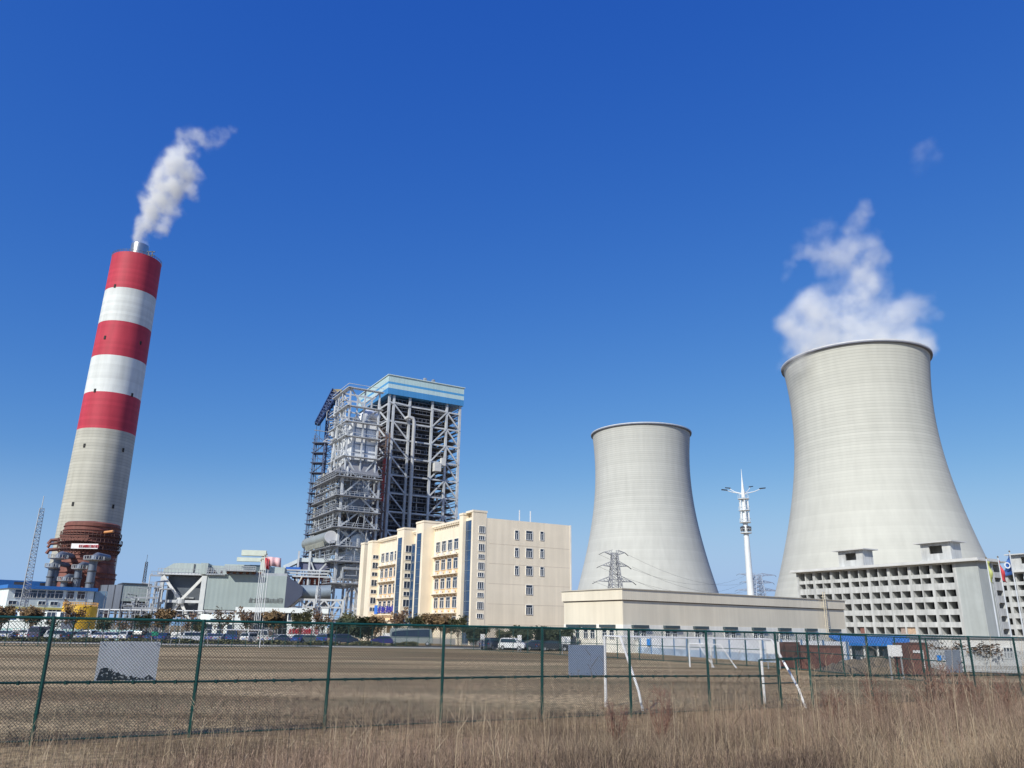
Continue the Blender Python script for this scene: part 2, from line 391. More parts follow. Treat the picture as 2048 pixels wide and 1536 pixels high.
# ---------------- cooling towers ----------------
def cooling_tower(name, Y, samples_top, py_top, edges, label, mat, Hs=None):
    """edges: (px_left, px_right, py) silhouette samples, top first"""
    xs_ = []; 
    # axis by averaging silhouette midpoints, radius by half widths at that height
    X = sum(at((l+r)/2, py, Y).x for l, r, py in edges)/len(edges)
    dist = math.hypot(X, Y); pr = []
    for l, r, py in edges:
        z = at((l+r)/2, py, Y).z
        # tangent rays: angle between the azimuths of both edges
        dl, dr = ray(l, py), ray(r, py)
        a = abs(math.atan2(dl.x, dl.y)-math.atan2(dr.x, dr.y))/2
        pr.append((z, dist*math.sin(a)))
    return X, dist, pr
def fit_hyper(pr, zt):
    best = None
    for zth in np.arange(zt*.66, zt*.98, zt*.02):
        for bb in np.arange(zt*.3, zt*1.4, zt*.02):
            s = [(math.sqrt(1+((z-zth)/bb)**2), r) for z, r in pr]
            r0 = sum(a*b for a, b in s)/sum(a*a for a, b in s)
            e = sum((a*r0-b)**2 for a, b in s)
            if best is None or e < best[0]: best = (e, r0, zth, bb)
    return best
def build_tower(name, Y, edges, topc, label, mat):
    X, dist, pr = cooling_tower(name, Y, None, None, edges, label, mat)
    zt = zat(X, Y-0.0, topc)
    e, r0, zth, bb = fit_hyper(pr, zt)
    rr = lambda z: r0*math.sqrt(1+((z-zth)/bb)**2)
    # front lip row gives the height
    n = -Vector((X, Y, 0)).normalized(); P = Vector((X, Y, 0))+n*rr(zt); zt = zat(P.x, P.y, topc)
    print('TOWER', name, 'X %.1f Y %.1f zt %.1f r0 %.1f zth %.1f b %.1f rt %.1f rb %.1f' % (X, Y, zt, r0, zth, bb, rr(zt), rr(9)))
    t = empty(name, (X, Y, 0), 0, label, 'cooling tower', 'concrete cooling towers of the power station')
    z0 = 9.0; K = 60; mb = MB()
    out = [(rr(z0+(zt-z0)*k/K), z0+(zt-z0)*k/K) for k in range(K+1)]
    inn = [(r-1.0, z) for r, z in reversed(out)]
    mb.lathe(out+inn, 160, closed=True); mb.build('shell', mat, t, smooth='auto')
    mb = MB(); rt = rr(zt)
    mb.lathe([(rt-.1, zt-.8),(rt+.9, zt-.6),(rt+.9, zt-.1),(rt-1.2, zt+.0),(rt-1.2, zt-.4)], 160, closed=True); mb.build('top_lip', M('lip_shade',(.17,.18,.22),.8), t, smooth='auto')  # dark lip colour paints the shadow line below the rim
    mb = MB(); mb.lathe([(rt+.85, zt+.0),(rt+1.02, zt+.0),(rt+1.02, zt+.45),(rt+.85, zt+.45)], 160, closed=True); mb.build('rim_rail', M('rim_pale',(.62,.63,.63),.6), t, smooth='auto')
    mb = MB()
    for k in range(44):
        a = 2*math.pi*k/44; b1 = a+math.pi/44; r1 = rr(z0)-.4; r2 = rr(0)+.4
        for bq in (b1, a-math.pi/44+2*math.pi/44*0):
            mb.beam((r2*math.cos(a), r2*math.sin(a), 0), (r1*math.cos(bq), r1*math.sin(bq), z0+.3), .9)
    mb.lathe([(rr(0)+2.5,0),(rr(0)+2.5,1.2),(rr(0)+2,1.2),(rr(0)+2,0)], 96)
    mb.build('raker_columns', conc, t)
    return X, Y, zt, rr(zt)
tm = ringed('tower_concrete', (.53,.53,.475), 1.35, .77, var=.06, patch=(55, 85))
tm2 = ringed('tower_concrete_far', (.50,.505,.47), 1.35, .76, var=.06, patch=(55, 80))
big = build_tower('cooling_tower', 347.0, [(1566,1859,750),(1577,1864,830),(1585,1872,880),(1581,1890,940),(1575,1911,1000),(1566,1935,1060),(1558,1957,1108)], 682,
    'larger cooling tower with thick white steam, behind the grey concrete block', tm)
small = build_tower('cooling_tower', 520.0, [(1183,1379,880),(1190,1378,930),(1188,1383,990),(1182,1396,1050),(1171,1412,1110),(1158,1428,1165)], 845,
    'smaller cooling tower without steam, behind the beige warehouse', tm2)

# ---------------- absorber tower in front of the chimney ----------------
AY = 335.0
ax_ = at(178, 1100, AY).x
ab = empty('absorber_tower', (ax_, AY, 0), 0, 'red-brown steel tank tower at the chimney foot with pipes', 'absorber tower')
def az(py, r=0): return zat(ax_, AY-r, py)
zr = az(1044, 10.5); rA = 10.6
prof = [(rA+1.2, 0), (rA+1.2, az(1150)), (rA, az(1128)), (rA, zr), (rA-.6, zr+.5), (0.1, zr+1.8)]
MB().lathe(prof, 64).build('tank', rust, ab, smooth='auto')
mb = MB()
for py in (1050,1058,1064,1108,1116,1124,1134,1144,1154):
    z = az(py, rA); r = rA+ (1.2 if py > 1140 else 0); mb.lathe([(r, z-.12),(r+.4, z-.12),(r+.4, z+.12),(r, z+.12)], 64, closed=True)
mb.build('hoop', M('primer_red_dark', (.19,.06,.045), .7), ab, smooth='auto')
for py, ro in ((1068, 1.0),(1082, 1.7),(1096, 1.3)):
    z = az(py, rA); mb = MB(); mb.lathe([(rA, z-.2),(rA+ro, z-.2),(rA+ro, z+.1),(rA, z+.1)], 48, closed=True)
    for k in range(48):
        a = 2*math.pi*k/48; r = rA+ro; mb.beam((r*math.cos(a), r*math.sin(a), z), (r*math.cos(a), r*math.sin(a), z+1.4), .16)
        mb.beam((r*math.cos(a), r*math.sin(a), z-.2), (rA*math.cos(a), rA*math.sin(a), z-2.2), .2)
    mb.lathe([(rA+ro-.08, z+1.3),(rA+ro+.08, z+1.3),(rA+ro+.08, z+1.5),(rA+ro-.08, z+1.5)], 48, closed=True)
    mb.build('ring_platform', M('platform_rust', (.12,.06,.05), .8), ab)
# truss on the tank and the long banner
pl, pr_ = at(143, 1092, AY-13.9), at(196, 1094, AY-13.9); zb0 = pl.z; wB = pr_.x-pl.x
mb = MB(); mb.box(pl.x-ax_, pr_.x-ax_, -14.1, -13.95, zb0-1.0, zb0+1.0); bn = mb.build('banner', M('banner_white',(.78,.76,.76),.6), ab)
mb = MB()
for k in range(13): glyph(mb, (pl.x-ax_+wB*.28+k*wB*.054, -14.12, zb0-.6), (1,0,0), (0,0,1), 1.15, 40+k)
mb.build('lettering', M('red_letters', (.55,.03,.05), .6), bn)
mb = MB(); z1, z2 = az(1079,13)+.2, az(1074,13)+.5
for k in range(12):
    x = -6+k*1.0; mb.beam((x,-13.2,z1),(x+1,-13.2,z2),.18); mb.beam((x+1,-13.2,z1),(x,-13.2,z2),.18)
mb.beam((-6,-13.2,z1),(6,-13.2,z1),.3); mb.beam((-6,-13.2,z2),(6,-13.2,z2),.3); mb.build('truss', rust, ab)
# elbow ducts on the left flank
mb = MB()
for py, s in ((1079,1),(1086,.8),(1098,1)):
    z = az(py, 8); mb.tube([(-rA+1,-6,z),(-rA-1.6,-8,z-.5),(-rA-2.4,-8,z-2.0)], .75*s, 10)
mb.build('elbow_duct', rust, ab, smooth='auto')
mb = MB(); q = at(223,1065,AY-7); mb.tube([(q.x-ax_-3,-7,q.z),(q.x-ax_+1.2,-8,q.z+.4)], .55, 10); mb.build('nozzle', M('copper_pipe',(.6,.27,.1),.5), ab, smooth='auto')
pipe_b = M('blue_grey_pipe', (.17,.20,.25), .5, .3, .15, .3)
for i, (px, pyt, pxb, r) in enumerate([(116,1112,106,1.35),(104,1130,98,1.2),(130,1157,127,1.2),(158,1133,153,1.35),(186,1115,181,1.5)]):
    Yp = AY-19-(i%3)*1.5
    b0 = at(pxb, 1172, Yp); t0 = at(px, pyt, Yp); xq = (b0.x+t0.x)/2
    pe = empty('process_pipe', (xq, Yp, 0), 0, ['blue-grey riser pipe with round platform left of the red tank, taller of that pair','shorter blue-grey riser pipe farthest from the red tank',
        'short fat riser pipe low before the left part of the red tank','middle riser pipe with elbow before the red tank','tallest riser pipe with wide head platform before the red tank'][i], 'pipe', 'riser pipes around the red tank')
    zt_ = t0.z; mb = MB(); mb.tube([(0,0,0),(0,0,zt_-1)], r, 16)
    mb.tube([(0,0,zt_-1),(0,0,zt_),(0.4,1.5,zt_+.9),(1,9,zt_+.6)], r*.85, 14); mb.build('pipe', pipe_b, pe, smooth='auto')
    mb = MB(); pr2 = r+(2.2 if i in (0,4) else 1.4); mb.lathe([(r*.8, zt_-1.6),(pr2, zt_-1.0),(pr2, zt_-.8),(r*.8, zt_-.8)], 20, closed=True)
    for k in range(20):
        a = 2*math.pi*k/20; mb.beam((pr2*math.cos(a),pr2*math.sin(a),zt_-.8),(pr2*math.cos(a),pr2*math.sin(a),zt_+.5),.14)
        a2 = a+.314; mb.beam((pr2*math.cos(a),pr2*math.sin(a),zt_+.5),(pr2*math.cos(a2),pr2*math.sin(a2),zt_+.5),.12)
    mb.build('head_platform', steel, pe)
    mb = MB()
    for k in range(1, 6):
        z = zt_*k/6.2; mb.lathe([(r,z),(r+.3,z),(r+.3,z+.4),(r,z+.4)], 16, closed=True)
    mb.build('flange', steel_d, pe)
# ---------------- helpers for buildings on the plant grid ----------------
class Fr:
    """a building frame: origin at a ground corner, local x towards azimuth a (degrees, clockwise from +Y), local y 90 degrees to the left of it"""
    def __init__(s, P, a):
        s.P = Vector((P[0], P[1], 0)); s.rz = R(90-a)
        s.u = Vector((math.sin(R(a)), math.cos(R(a)), 0)); s.v = Vector((-s.u.y, s.u.x, 0))
    def xl(s, px, z, y=0): return tat(s.P+s.v*y, s.u, px, z)      # local x of a column on the face y
    def yl(s, px, z, x=0): return tat(s.P+s.u*x, s.v, px, z)
    def z(s, py, x=0, y=0):
        p = s.P+s.u*x+s.v*y; return zat(p.x, p.y, py)
    def hit(s, px, py, x=None, y=None):     # picture point onto the plane local x = x or local y = y; gives local coords
        d = ray(px, py); n = s.v if y is not None else s.u; P = s.P+(s.v*y if y is not None else s.u*x)
        q = CP+d*((P-CP).dot(n)/d.dot(n)); r = q-s.P
        return Vector((r.dot(s.u), r.dot(s.v), q.z))
    def emp(s, name, label, cat, group=None): return empty(name, s.P, s.rz, label, cat, group)

def window_proto(name, w, h, frame=white, glass=pane_m, mull=1, trans=.28, axis='y', dep=.12, parent=None, bar=.065):
    """framed window centred on its origin, facing local -y (axis y) or -x (axis x)"""
    fb = MB(); gb = MB(); b = bar
    def bx(m, a0, a1, d0, d1, z0, z1):
        if axis == 'y': m.box(a0, a1, d0, d1, z0, z1)
        else: m.box(d0, d1, a0, a1, z0, z1)
    bx(fb,-w/2,-w/2+b,-dep,0.02,-h/2,h/2); bx(fb,w/2-b,w/2,-dep,0.02,-h/2,h/2)
    bx(fb,-w/2+b,w/2-b,-dep,0.02,-h/2,-h/2+b); bx(fb,-w/2+b,w/2-b,-dep,0.02,h/2-b,h/2)
    zt_ = h/2-h*trans if trans else h/2-b
    if trans: bx(fb,-w/2+b,w/2-b,-dep+.01,0.02,zt_-b/2,zt_+b/2)
    for k in range(mull):
        x = -w/2+w*(k+1)/(mull+1); bx(fb,x-b/2,x+b/2,-dep+.02,0.02,-h/2+b,zt_-(b/2 if trans else 0))
    bx(gb,-w/2+b*.5,w/2-b*.5,-.03,.0,-h/2+b*.5,h/2-b*.5)
    f = fb.build(name, frame, parent); gb.build('pane', glass, f); return f
def stamp(proto, loc, parent, first=[]):
    if proto.get('_used') is None:
        proto['_used'] = 1; o = proto; o.parent = parent
    else:
        o = proto.copy(); C.objects.link(o); o.parent = parent
        for ch in proto.children:
            c = ch.copy(); C.objects.link(c); c.parent = o
    o.location = loc; return o

# ---------------- cream office building ----------------
OY = 150.0
P0 = Vector((xat(941, OY, 0), OY, 0)); fo = Fr(P0, 60)
off = fo.emp('office_building', 'cream six-storey office building with blue glass strips and tall piers', 'office building')
Lu = fo.xl(1142, 20); hR = fo.z(1036, 3.0)       # roof
LB = {k: fo.yl(v, z) for k, v, z in (('E0',918.5,26),('E1',931,26),('S20',862,15),('D0',836,15),('D1',857,26),('M0',806,15),('C0',797,22),('C1',821,22),('S10',753,12),('B0',736,20),('B1',749,20),('A0',724,20),('A1',732,20),('END',713,6),('G0',943,15),('G1',930,15))}
Lv = LB['END']
print('OFFICE Lu %.1f Lv %.1f h %.1f' % (Lu, Lv, hR), {k: round(v,1) for k, v in LB.items()})
mb = MB()
mb.box(0, Lu, 0, Lv, 0, hR-1.0)
mb.box(0, Lu, 0, .3, hR-1.0, hR); mb.box(Lu-.3, Lu, .3, Lv, hR-1, hR); mb.box(0, Lu-.3, Lv-.3, Lv, hR-1, hR)
mb.box(0, .3, .3, Lv-.3, hR-1, hR)
mb.build('wall', cream, off)
mb = MB()
for k in range(1, 6):    # joints in the gable wall
    z = hR*k/6.3; mb.box(3.5, Lu-.4, -.012, 0.01, z-.03, z+.03)
mb.build('render_joint', M('joint_shadow', (.55,.46,.36), .9), off)
mb = MB(); mb.box(Lu-.25, Lu+.06, -.06, .25, 0, hR+.05); mb.build('corner_trim', M('pale_trim', (.78,.74,.66), .7), off)
def pier(y0, y1, top_py, px0, xdep=2.2, name='pier', w=0):
    z = zat(*( (fo.P+fo.v*y0-fo.u*xdep).xy[:] ), top_py); mb = MB(); mb.box(-xdep, 2.0, y0, y1, 0, z)
    mb.box(-xdep-.1, 2.1, y0-.1, y1+.1, z-.35, z-.0+.05)
    return mb.build(name, cream, off), z
zF = fo.z(1020, 0); xF = fo.xl(974, 26)
mb = MB(); mb.box(-.2, xF, -.06, .6, 0, zF); mb.box(-.3, xF+.1, -.14, 3.0, zF-.35, zF+.04); mb.box(.6, xF, .6, 2.9, hR-2, zF-.35); mb.build('pier', cream, off)
yE0 = LB['E0']; 
# glass strip between corner pier and pier E
def strip(y0, y1, z1, x=-.55, z0=.3, name='glass_strip'):
    g = MB(); g.box(x, .5, y0, y1, z0, z1); s = g.build(name, pane_b, off)
    f = MB(); nz = int((z1-z0)/1.75)
    for k in range(nz+1):
        z = z0+(z1-z0)*k/nz; f.box(x-.06, x+.04, y0, y1, z-.05, z+.05)
    n = 2
    for k in range(n+1):
        y = y0+(y1-y0)*k/n; f.box(x-.07, x+.04, y-.04, y+.04, z0, z1)
    f.build('mullion', M('blue_grey_mullion', (.18,.24,.30), .4, .3), s)
yG0 = .62
yE = fo.yl(927, 20, -.12)
strip(yG0, yE, fo.z(1043, -.1, 3), x=-.12)
segs = []
def P_(px, z, xd): return fo.yl(px, z, -xd)
piers = {}
for nm, pxa, pxb, topy, xd in (('E', 926, 918.5, 1026, .75),('D', 847, 832, 1041, 2.6),('C', 808, 794, 1055, 2.6),('B', 745, 736, 1081, 2.0),('A', 729, 722, 1085, 2.0)):
    y0, y1 = P_(pxa, 22, xd), P_(pxb, 22, xd); piers[nm] = (y0, y1, xd)
    pier(y0, y1, topy, pxa, xd)
print('PIERS', {k: (round(a[0],1), round(a[1],1)) for k, a in piers.items()})
# section parapet line caps
mb = MB(); ya, yb = piers['E'][1], piers['D'][0]
for a_, b_ in ((piers['E'][1], piers['D'][0]), (piers['D'][1], piers['C'][0]), (piers['C'][1], piers['B'][0])):
    n = int((b_-a_)/.8)
    for k in range(n): mb.box(-.55, 0, a_+.2+k*.8, a_+.5+k*.8, hR-.75, hR-.4)
    mb.box(-.6, .0, a_, b_, hR-.4, hR+.02)
mb.build('eaves_dentils', cream, off)
# glass strips on the outer faces of piers D, C and between A and B
for nm in ('D', 'C'):
    y0, y1, xd = piers[nm]; g = MB(); g.box(-xd-.05, -xd+.2, y0+(y1-y0)*.25, y0+(y1-y0)*.8, 2.8, hR-1.5); s = g.build('glass_strip', pane_b, off)
    f = MB()
    for k in range(14):
        z = 2.8+(hR-4.3)*k/13; f.box(-xd-.1, -xd+.1, y0+(y1-y0)*.25, y0+(y1-y0)*.8, z-.05, z+.05)
    f.build('mullion', MATS['blue_grey_mullion'], s)
strip(piers['B'][1], piers['A'][0], hR-.5)
# windows left facade: sections 2 and 1, five storeys
wp = window_proto('window', 2.0, 2.1, white, pane_m, 1, .3, 'x', .14)
zs = [4.6+3.62*k for k in range(5)]
zs = [hR*(.175+.158*k) for k in range(5)]
for sec, (ya, yb) in (('2', (piers['E'][1]+.9, piers['D'][0]-.8)), ('1', (piers['C'][1]+4.6, piers['B'][0]-1.2))):
    pn = MB(); pn.box(-.045, 0.02, ya, yb, 2.9, zs[3]+1.9); pn.build('coloured_panel', cream_o, off)
    for r, z in enumerate(zs):
        if sec == '1' and r == 0: continue
        for c in range(4):
            y = ya+(yb-ya)*(c+.5)/4; stamp(wp, (-.06, y, z), off)
            if r < 4:
                pass
        if r >= 1:
            lb = MB(); lb.box(-.85, -.047, ya-.1, yb+.1, z-2.1, z-1.9)
            for k in range(8):
                y = ya+.2+(yb-ya-.5)*k/7; lb.add([(-.8,y-.12,z-2.1),(-.047,y-.12,z-2.1),(-.047,y-.12,z-2.7),(-.8,y+.12,z-2.1),(-.047,y+.12,z-2.1),(-.047,y+.12,z-2.7)], [(0,1,2),(3,5,4),(0,2,5,3),(0,3,4,1),(1,4,5,2)])
            lb.build('ledge', cream, off)
            for c in range(4):
                y = ya+(yb-ya)*(c+.5)/4; MB().box(-.7, -.3, y-.4, y+.4, z-1.88, z-1.35).build('air_conditioner', M('ac_white',(.72,.72,.70),.5), off)
# middle recess with paired small windows and a glass bay
ya, yb = piers['D'][1], piers['C'][0]
ws = window_proto('window', 1.5, .95, white, pane_m, 1, 0, 'y', .1); wt = window_proto('window', 1.5, 1.5, white, pane_m, 1, 0, 'y', .1)
strip(yb-(yb-ya)*.55, yb-.05, hR-3.0, x=-.6, z0=3)
for k in range(9): stamp(ws if k % 2 else wt, (-1.35, yb-.02, 4.2+k*(hR-7)/8.6), off)
for k in range(8): 
    if k in (0,): continue
    stamp(ws if k % 2 else wt, (-1.0, piers['B'][0]-.02, 5+k*(hR-8)/7.6), off)
# gable windows
wn = window_proto('window', .9, 1.8, white, pane_m, 1, .3); ww = window_proto('window', 1.55, 1.85, white, pane_m, 2, .3)
wc = window_proto('window', 1.3, 1.35, white, pane_m, 2, 0); wd = window_proto('window', 1.3, .85, white, pane_m, 2, 0)
for py in (1070, 1105, 1141): stamp(wn, fo.hit(1033, py, y=0), off); stamp(wn, fo.hit(1083.5, py+2, y=0), off)
for py in (1071, 1106, 1141.5, 1179.5, 1219.5): stamp(ww, fo.hit(1058, py, y=0), off)
for px, py, k in ((963.5,1059,0),(963,1076,1),(962.5,1095,0),(962,1113,1),(961.5,1132,0),(961,1149.5,1),(960.5,1171,0),(960,1190,1),(959.5,1211,0),(959,1232,1)): stamp(wd if k else wc, fo.hit(px, py, y=-.06), off)
mb = MB()
for px in (1044, 1066):
    x = fo.xl(px, hR); mb.beam((x,1.0,hR-1), (x,1.0,hR+2.3), .16)
mb.build('roof_mast', white, off)
# plinth, porch and the blue sign
mb = MB(); mb.box(-.12, Lu+.05, -.12, Lv, 0, 1.0); mb.build('plinth', M('plinth_stone',(.30,.30,.30),.8), off)
ya, yb = piers['C'][0]-1, piers['B'][0]+1; ya, yb = piers['C'][1]+.6, piers['B'][0]-.4
mb = MB(); mb.box(-4.5, .0, ya, yb, 3.6, 4.5)
for k in range(5): y = ya+.5+(yb-ya-1)*k/4; mb.box(-4.3, -3.5, y-.4, y+.4, 0, 3.6)
mb.build('porch', M('porch_cream',(.78,.70,.58),.8), off)
sg = MB(); q0 = fo.hit(749, 1220, x=-1.0); q1 = fo.hit(792, 1217, x=-1.0)
zS = (q0.z+q1.z)/2; yS = q0.y; Ls = q0.y-q1.y
print('SIGN', q0, q1)
sg.box(-1.06, -.9, yS-Ls*.13, yS, zS-1.0, zS+1.0); so_ = sg.build('sign_logo', M('logo_blue',(.02,.16,.62),.4), off)
sg = MB()
for k in range(7): glyph(sg, (-1.0, yS-Ls*(.16+.12*k), zS-.75), (0,-1,0), (0,0,1), 1.5, 70+k)
sg.beam((-1.0,yS-Ls,zS-.7),(-1.0,yS-Ls*.15,zS-.7),.08); sg.build('sign_lettering', M('letter_blue',(.05,.05,.38),.4), off)

# ---------------- beige warehouse ----------------
WY = 112.0
P0 = Vector((xat(1246, WY, 4), WY, 0)); fw_ = Fr(P0, 55)
wh = fw_.emp('warehouse', 'long low beige metal-clad warehouse with deep parapet band', 'warehouse')
Lu = fw_.xl(1690, 5); hW = fw_.z(1178); Lv = fw_.yl(1128, 6); hb = fw_.z(1201); hw0 = fw_.z(1249)
print('WH', Lu, Lv, hW, hb, hw0)
beige = corr('beige_sheet', (.73,.66,.52), .5, 0, .55, .03); beige_d = corr('beige_parapet_sheet', (.75,.68,.54), .45, 0, .55, .05)
MB().box(0, Lu, 0, Lv, hw0, hb).build('wall', beige, wh)
mb = MB(); mb.box(-.25, Lu+.25, -.25, Lv+.25, hb+.12, hW); mb.build('parapet', beige_d, wh)
mb = MB(); mb.box(-.1, Lu+.1, -.1, Lv+.1, hb, hb+.12); mb.build('parapet_gap', M('brown_flashing',(.14,.10,.07),.6), wh)
mb = MB(); mb.box(-.4, Lu+.4, -.4, 0.1, hW, hW+.12); mb.box(-.4, .1, .1, Lv+.4, hW, hW+.12); mb.build('coping', M('coping_sheet',(.50,.46,.38),.5), wh)
mb = MB(); mb.box(-.05, Lu+.05, -.05, Lv, 0, hw0); mb.build('base_wall', M('base_cream',(.84,.82,.74),.8,0,.08,.3,0,.1), wh)
ww1 = window_proto('window', 1.0, 1.25, white, pane_m, 1, .3); ww2 = window_proto('window', 1.0, 1.25, white, pane_m, 1, .3, 'x')
hood_m = M('window_hood', (.05,.075,.085), .5)
for px in (1279, 1342, 1401, 1460, 1517, 1569, 1622, 1670):
    x = fw_.xl(px, 1.6)
    for dx in (-.75, .75): stamp(ww1, (x+dx, -.05, hw0-1.35), wh)
    MB().box(x-1.5, x+1.5, -.5, -.051, hw0-.42, hw0-.02).build('hood', hood_m, wh)
for px in (1150, 1180, 1218):
    y = fw_.yl(px, 1.6)
    for dy in (-.75, .75): stamp(ww2, (-.05, y+dy, hw0-1.35), wh)
    MB().box(-.5, -.051, y-1.5, y+1.5, hw0-.42, hw0-.02).build('hood', hood_m, wh)
xl_ = fw_.xl(1645, 5); mb = MB(); zt_ = fw_.z(1184, xl_)
for dx in (-.28, .28): mb.beam((xl_+dx,-.75,.4),(xl_+dx,-.75,zt_),.08)
for k in range(int(zt_/.4)): mb.beam((xl_-.28,-.75,.5+k*.4),(xl_+.28,-.75,.5+k*.4),.06)
for k in range(6): mb.beam((xl_,-.75,1+k*1.6),(xl_,-.26,1+k*1.6),.06)
o = mb.build('wall_ladder', M('ladder_cream',(.66,.58,.42),.5), wh)

# ---------------- unfinished concrete blocks ----------------
def conc_block(P, Lx_left, rows_z, h, nb, label, side=9.0, huts=(), group='unfinished concrete blocks', eave=1.6, az_=-30, bay=None, y00=0.0):
    """P near corner; the long face runs from P towards azimuth -30 (local y); short face local x"""
    f = Fr(P, 90+az_); b = f.emp('concrete_block', label, 'concrete building', group)
    L = Lx_left; D = 3.6; DEP = 6.5; Y0_ = y00
    wl = MB()
    wl.box(D, DEP, 0, L, 0, h)                       # core behind the niches
    n = nb; pit = (L-Y0_)/n
    yk = lambda k: min(max(Y0_+k*pit, .2), L-.2)
    for k in range(n+1):
        y = yk(k); big_ = (k % 2 == 0)
        wl.box(0, D, y-(.42 if big_ else .17), y+(.42 if big_ else .17), 0, h)
    if Y0_: wl.box(0, D, 0, Y0_-.43, 0, h)
    o = wl.build('wall', conc_w, b)
    z_prev = 0
    for z0, z1 in rows_z:       # openings; solid band between
        bands = MB()
        for k in range(n):
            ya = yk(k)+(.42 if k%2==0 else .17); yb = yk(k+1)-(.42 if (k+1)%2==0 else .17)
            bands.box(.05, .35, ya, yb, z_prev, z0)
            bands.box(.35, D, ya, yb, z0-.35, z0-.15)
        bands.build('balcony_front', conc_w, b); z_prev = z1
    bands = MB()
    for k in range(n):
        ya = yk(k)+(.42 if k%2==0 else .17); yb = yk(k+1)-(.42 if (k+1)%2==0 else .17)
        bands.box(.05, .35, ya, yb, z_prev, h)
    bands.build('balcony_front', conc_w, b)
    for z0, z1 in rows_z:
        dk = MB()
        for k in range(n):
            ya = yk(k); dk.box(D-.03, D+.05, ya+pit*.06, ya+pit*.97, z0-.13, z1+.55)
        dk.build('shade_sheet', M('niche_shade',(.02,.02,.025),.9), b)  # flat black sheets stand for the shade inside the niches
    rf = MB(); e = eave; rf.box(-e, DEP+e, -e, L+e, h, h+.35); rf.box(-e+.3, DEP+e-.3, -e+.3, L+e-.3, h+.35, h+.8); rf.build('roof', M('roof_concrete',(.55,.55,.53),.9,0,.1,.4), b)
    for yh, wl_, hh, hs_ in huts:
        q = MB(); x0, x1 = 1.2, 5.6
        q.box(x0, x0+.4, yh, yh+wl_*.28, h+.8, h+hh); q.box(x0, x0+.4, yh+wl_*.72, yh+wl_, h+.8, h+hh); q.box(x0, x0+.4, yh+wl_*.28, yh+wl_*.72, h+.8, h+.8+hh*.35)
        q.box(x0, x0+.4, yh+wl_*.28, yh+wl_*.72, h+hh*.87, h+hh)
        q.box(x0+.4, x1, yh, yh+.3, h+.8, h+hh); q.box(x0+.4, x1, yh+wl_-.3, yh+wl_, h+.8, h+hh); q.box(x1, x1+.3, yh, yh+wl_, h+.8, h+hh)
        ho = q.build('roof_hut', conc_w, b)
        MB().box(x0-1.3, x1+1.3, yh-1.3, yh+wl_+1.3, h+hh, h+hh+.3).build('hut_roof', MATS['roof_concrete'], ho)
    return f, b
UY = 205.0
P0 = Vector((xat(1953, UY, 20), UY, 0))
f_ = Fr(P0, 60); Lb = tat(f_.P, f_.v, 1597, 15); hU = f_.z(1122)
def rz(a, b): return (f_.z(a), f_.z(b))
rows = [rz(1288,1276)]+[rz(b_, a_) for a_, b_ in ((1255,1270),(1229,1244),(1202,1217),(1177,1191),(1151,1163),(1125,1143))]
rows = [(max(.2, a_), b_) for a_, b_ in rows]
print('UNF', Lb, hU, rows)
y1 = tat(f_.P, f_.v, 1893, hU+3, 200)
conc_block(P0, Lb, rows, hU, 16, 'grey unfinished concrete block with rows of open niches and two roof huts', huts=((tat(f_.P,f_.v,1898,hU+2), 8.5, 5.6, 0), (tat(f_.P,f_.v,1722,hU+2), 8.5, 5.6, 0)), y00=tat(f_.P,f_.v,1914,15))
# stair bay of the first block: thin open towers right of the corner
fb_ = MB(); bb = [o for o in bpy.data.objects if o.name.startswith('concrete_block')][0]
for k in range(9): z = 2+k*2.6
fb_.box(0, 6.5, -.35, -.02, 0, hU); fb_.box(-.03, .0, 0, tat(f_.P,f_.v,1914,15)-.5, 0, hU); fb_.build('end_wall', M('smooth_concrete',(.40,.43,.42),.9,0,.08,.3,0,.1), bb)
mb = MB()
for k in range(7):
    z0, z1 = rows[k]; mb.box(6.5, 10.5, -.3, 0, z1-.2, min(hU, rows[min(k+1,6)][0]+.2) if k < 6 else hU)
for x in (6.5, 10.1): mb.box(x, x+.4, -.35, .1, 0, hU)
mb.box(10.1, 10.5, .1, 6, 0, hU); mb.box(6.9, 10.1, 5, 5.3, 0, hU)
mb.box(8.1, 11.6, -1.4, 7, hU+.02, hU+.4)
mb.build('stair_bay', conc_w, bb)
pit_ = (Lb-tat(f_.P,f_.v,1914,15))/16; yb0 = tat(f_.P,f_.v,1914,15)
for k, c in ((4,(.50,.36,.25)),(5,(.36,.28,.24)),(9,(.22,.10,.08)),(12,(.33,.33,.32))):
    MB().box(.5, .56, yb0+k*pit_+.5, yb0+k*pit_+pit_*(.97 if k in (4,12) else .6), rows[1][0], rows[1][1]).build('boarding', M('boarding_%d'%k, c, .8, 0, .3, 2), bb)
mb = MB(); 
for x in (5.2, 5.8): mb.tube([(x,-.6,0),(x,-.6,hU)], .12, 6)
mb.build('drain_pipe', steel, bb)
UY2 = 225.0
P0 = Vector((xat(2230, UY2, 8), UY2, 0)); f2 = Fr(P0, 60); Lb2 = tat(f2.P, f2.v, 1984, 15)
hU2 = f2.z(1146, 0, Lb2*.8)
sc = hU2/hU; rows2 = [(a*sc, c*sc) for a, c in rows]
print('UNF2', Lb2, hU2)
conc_block(P0, Lb2, rows2, hU2, 12, 'second grey unfinished concrete block, farther right behind the flagpoles', huts=((tat(f2.P,f2.v,2092,hU2), 10, 5.4, 0),))
# ---------------- boiler house ----------------
BY = 249.0
P0 = Vector((xat(779, BY, 82), BY, 0)); fb = Fr(P0, 60)
bh = fb.emp('boiler_house', 'open steel-framed boiler house with pale blue striped penthouse on top', 'boiler house')
hT = fb.z(751); hP = fb.z(788); LuB = fb.xl(925, hT-4); LvB = fb.yl(736, hT-4)
LvB = min(LvB, 34)
print('BOILER', LuB, LvB, hT, hP)
LvB = 30.0
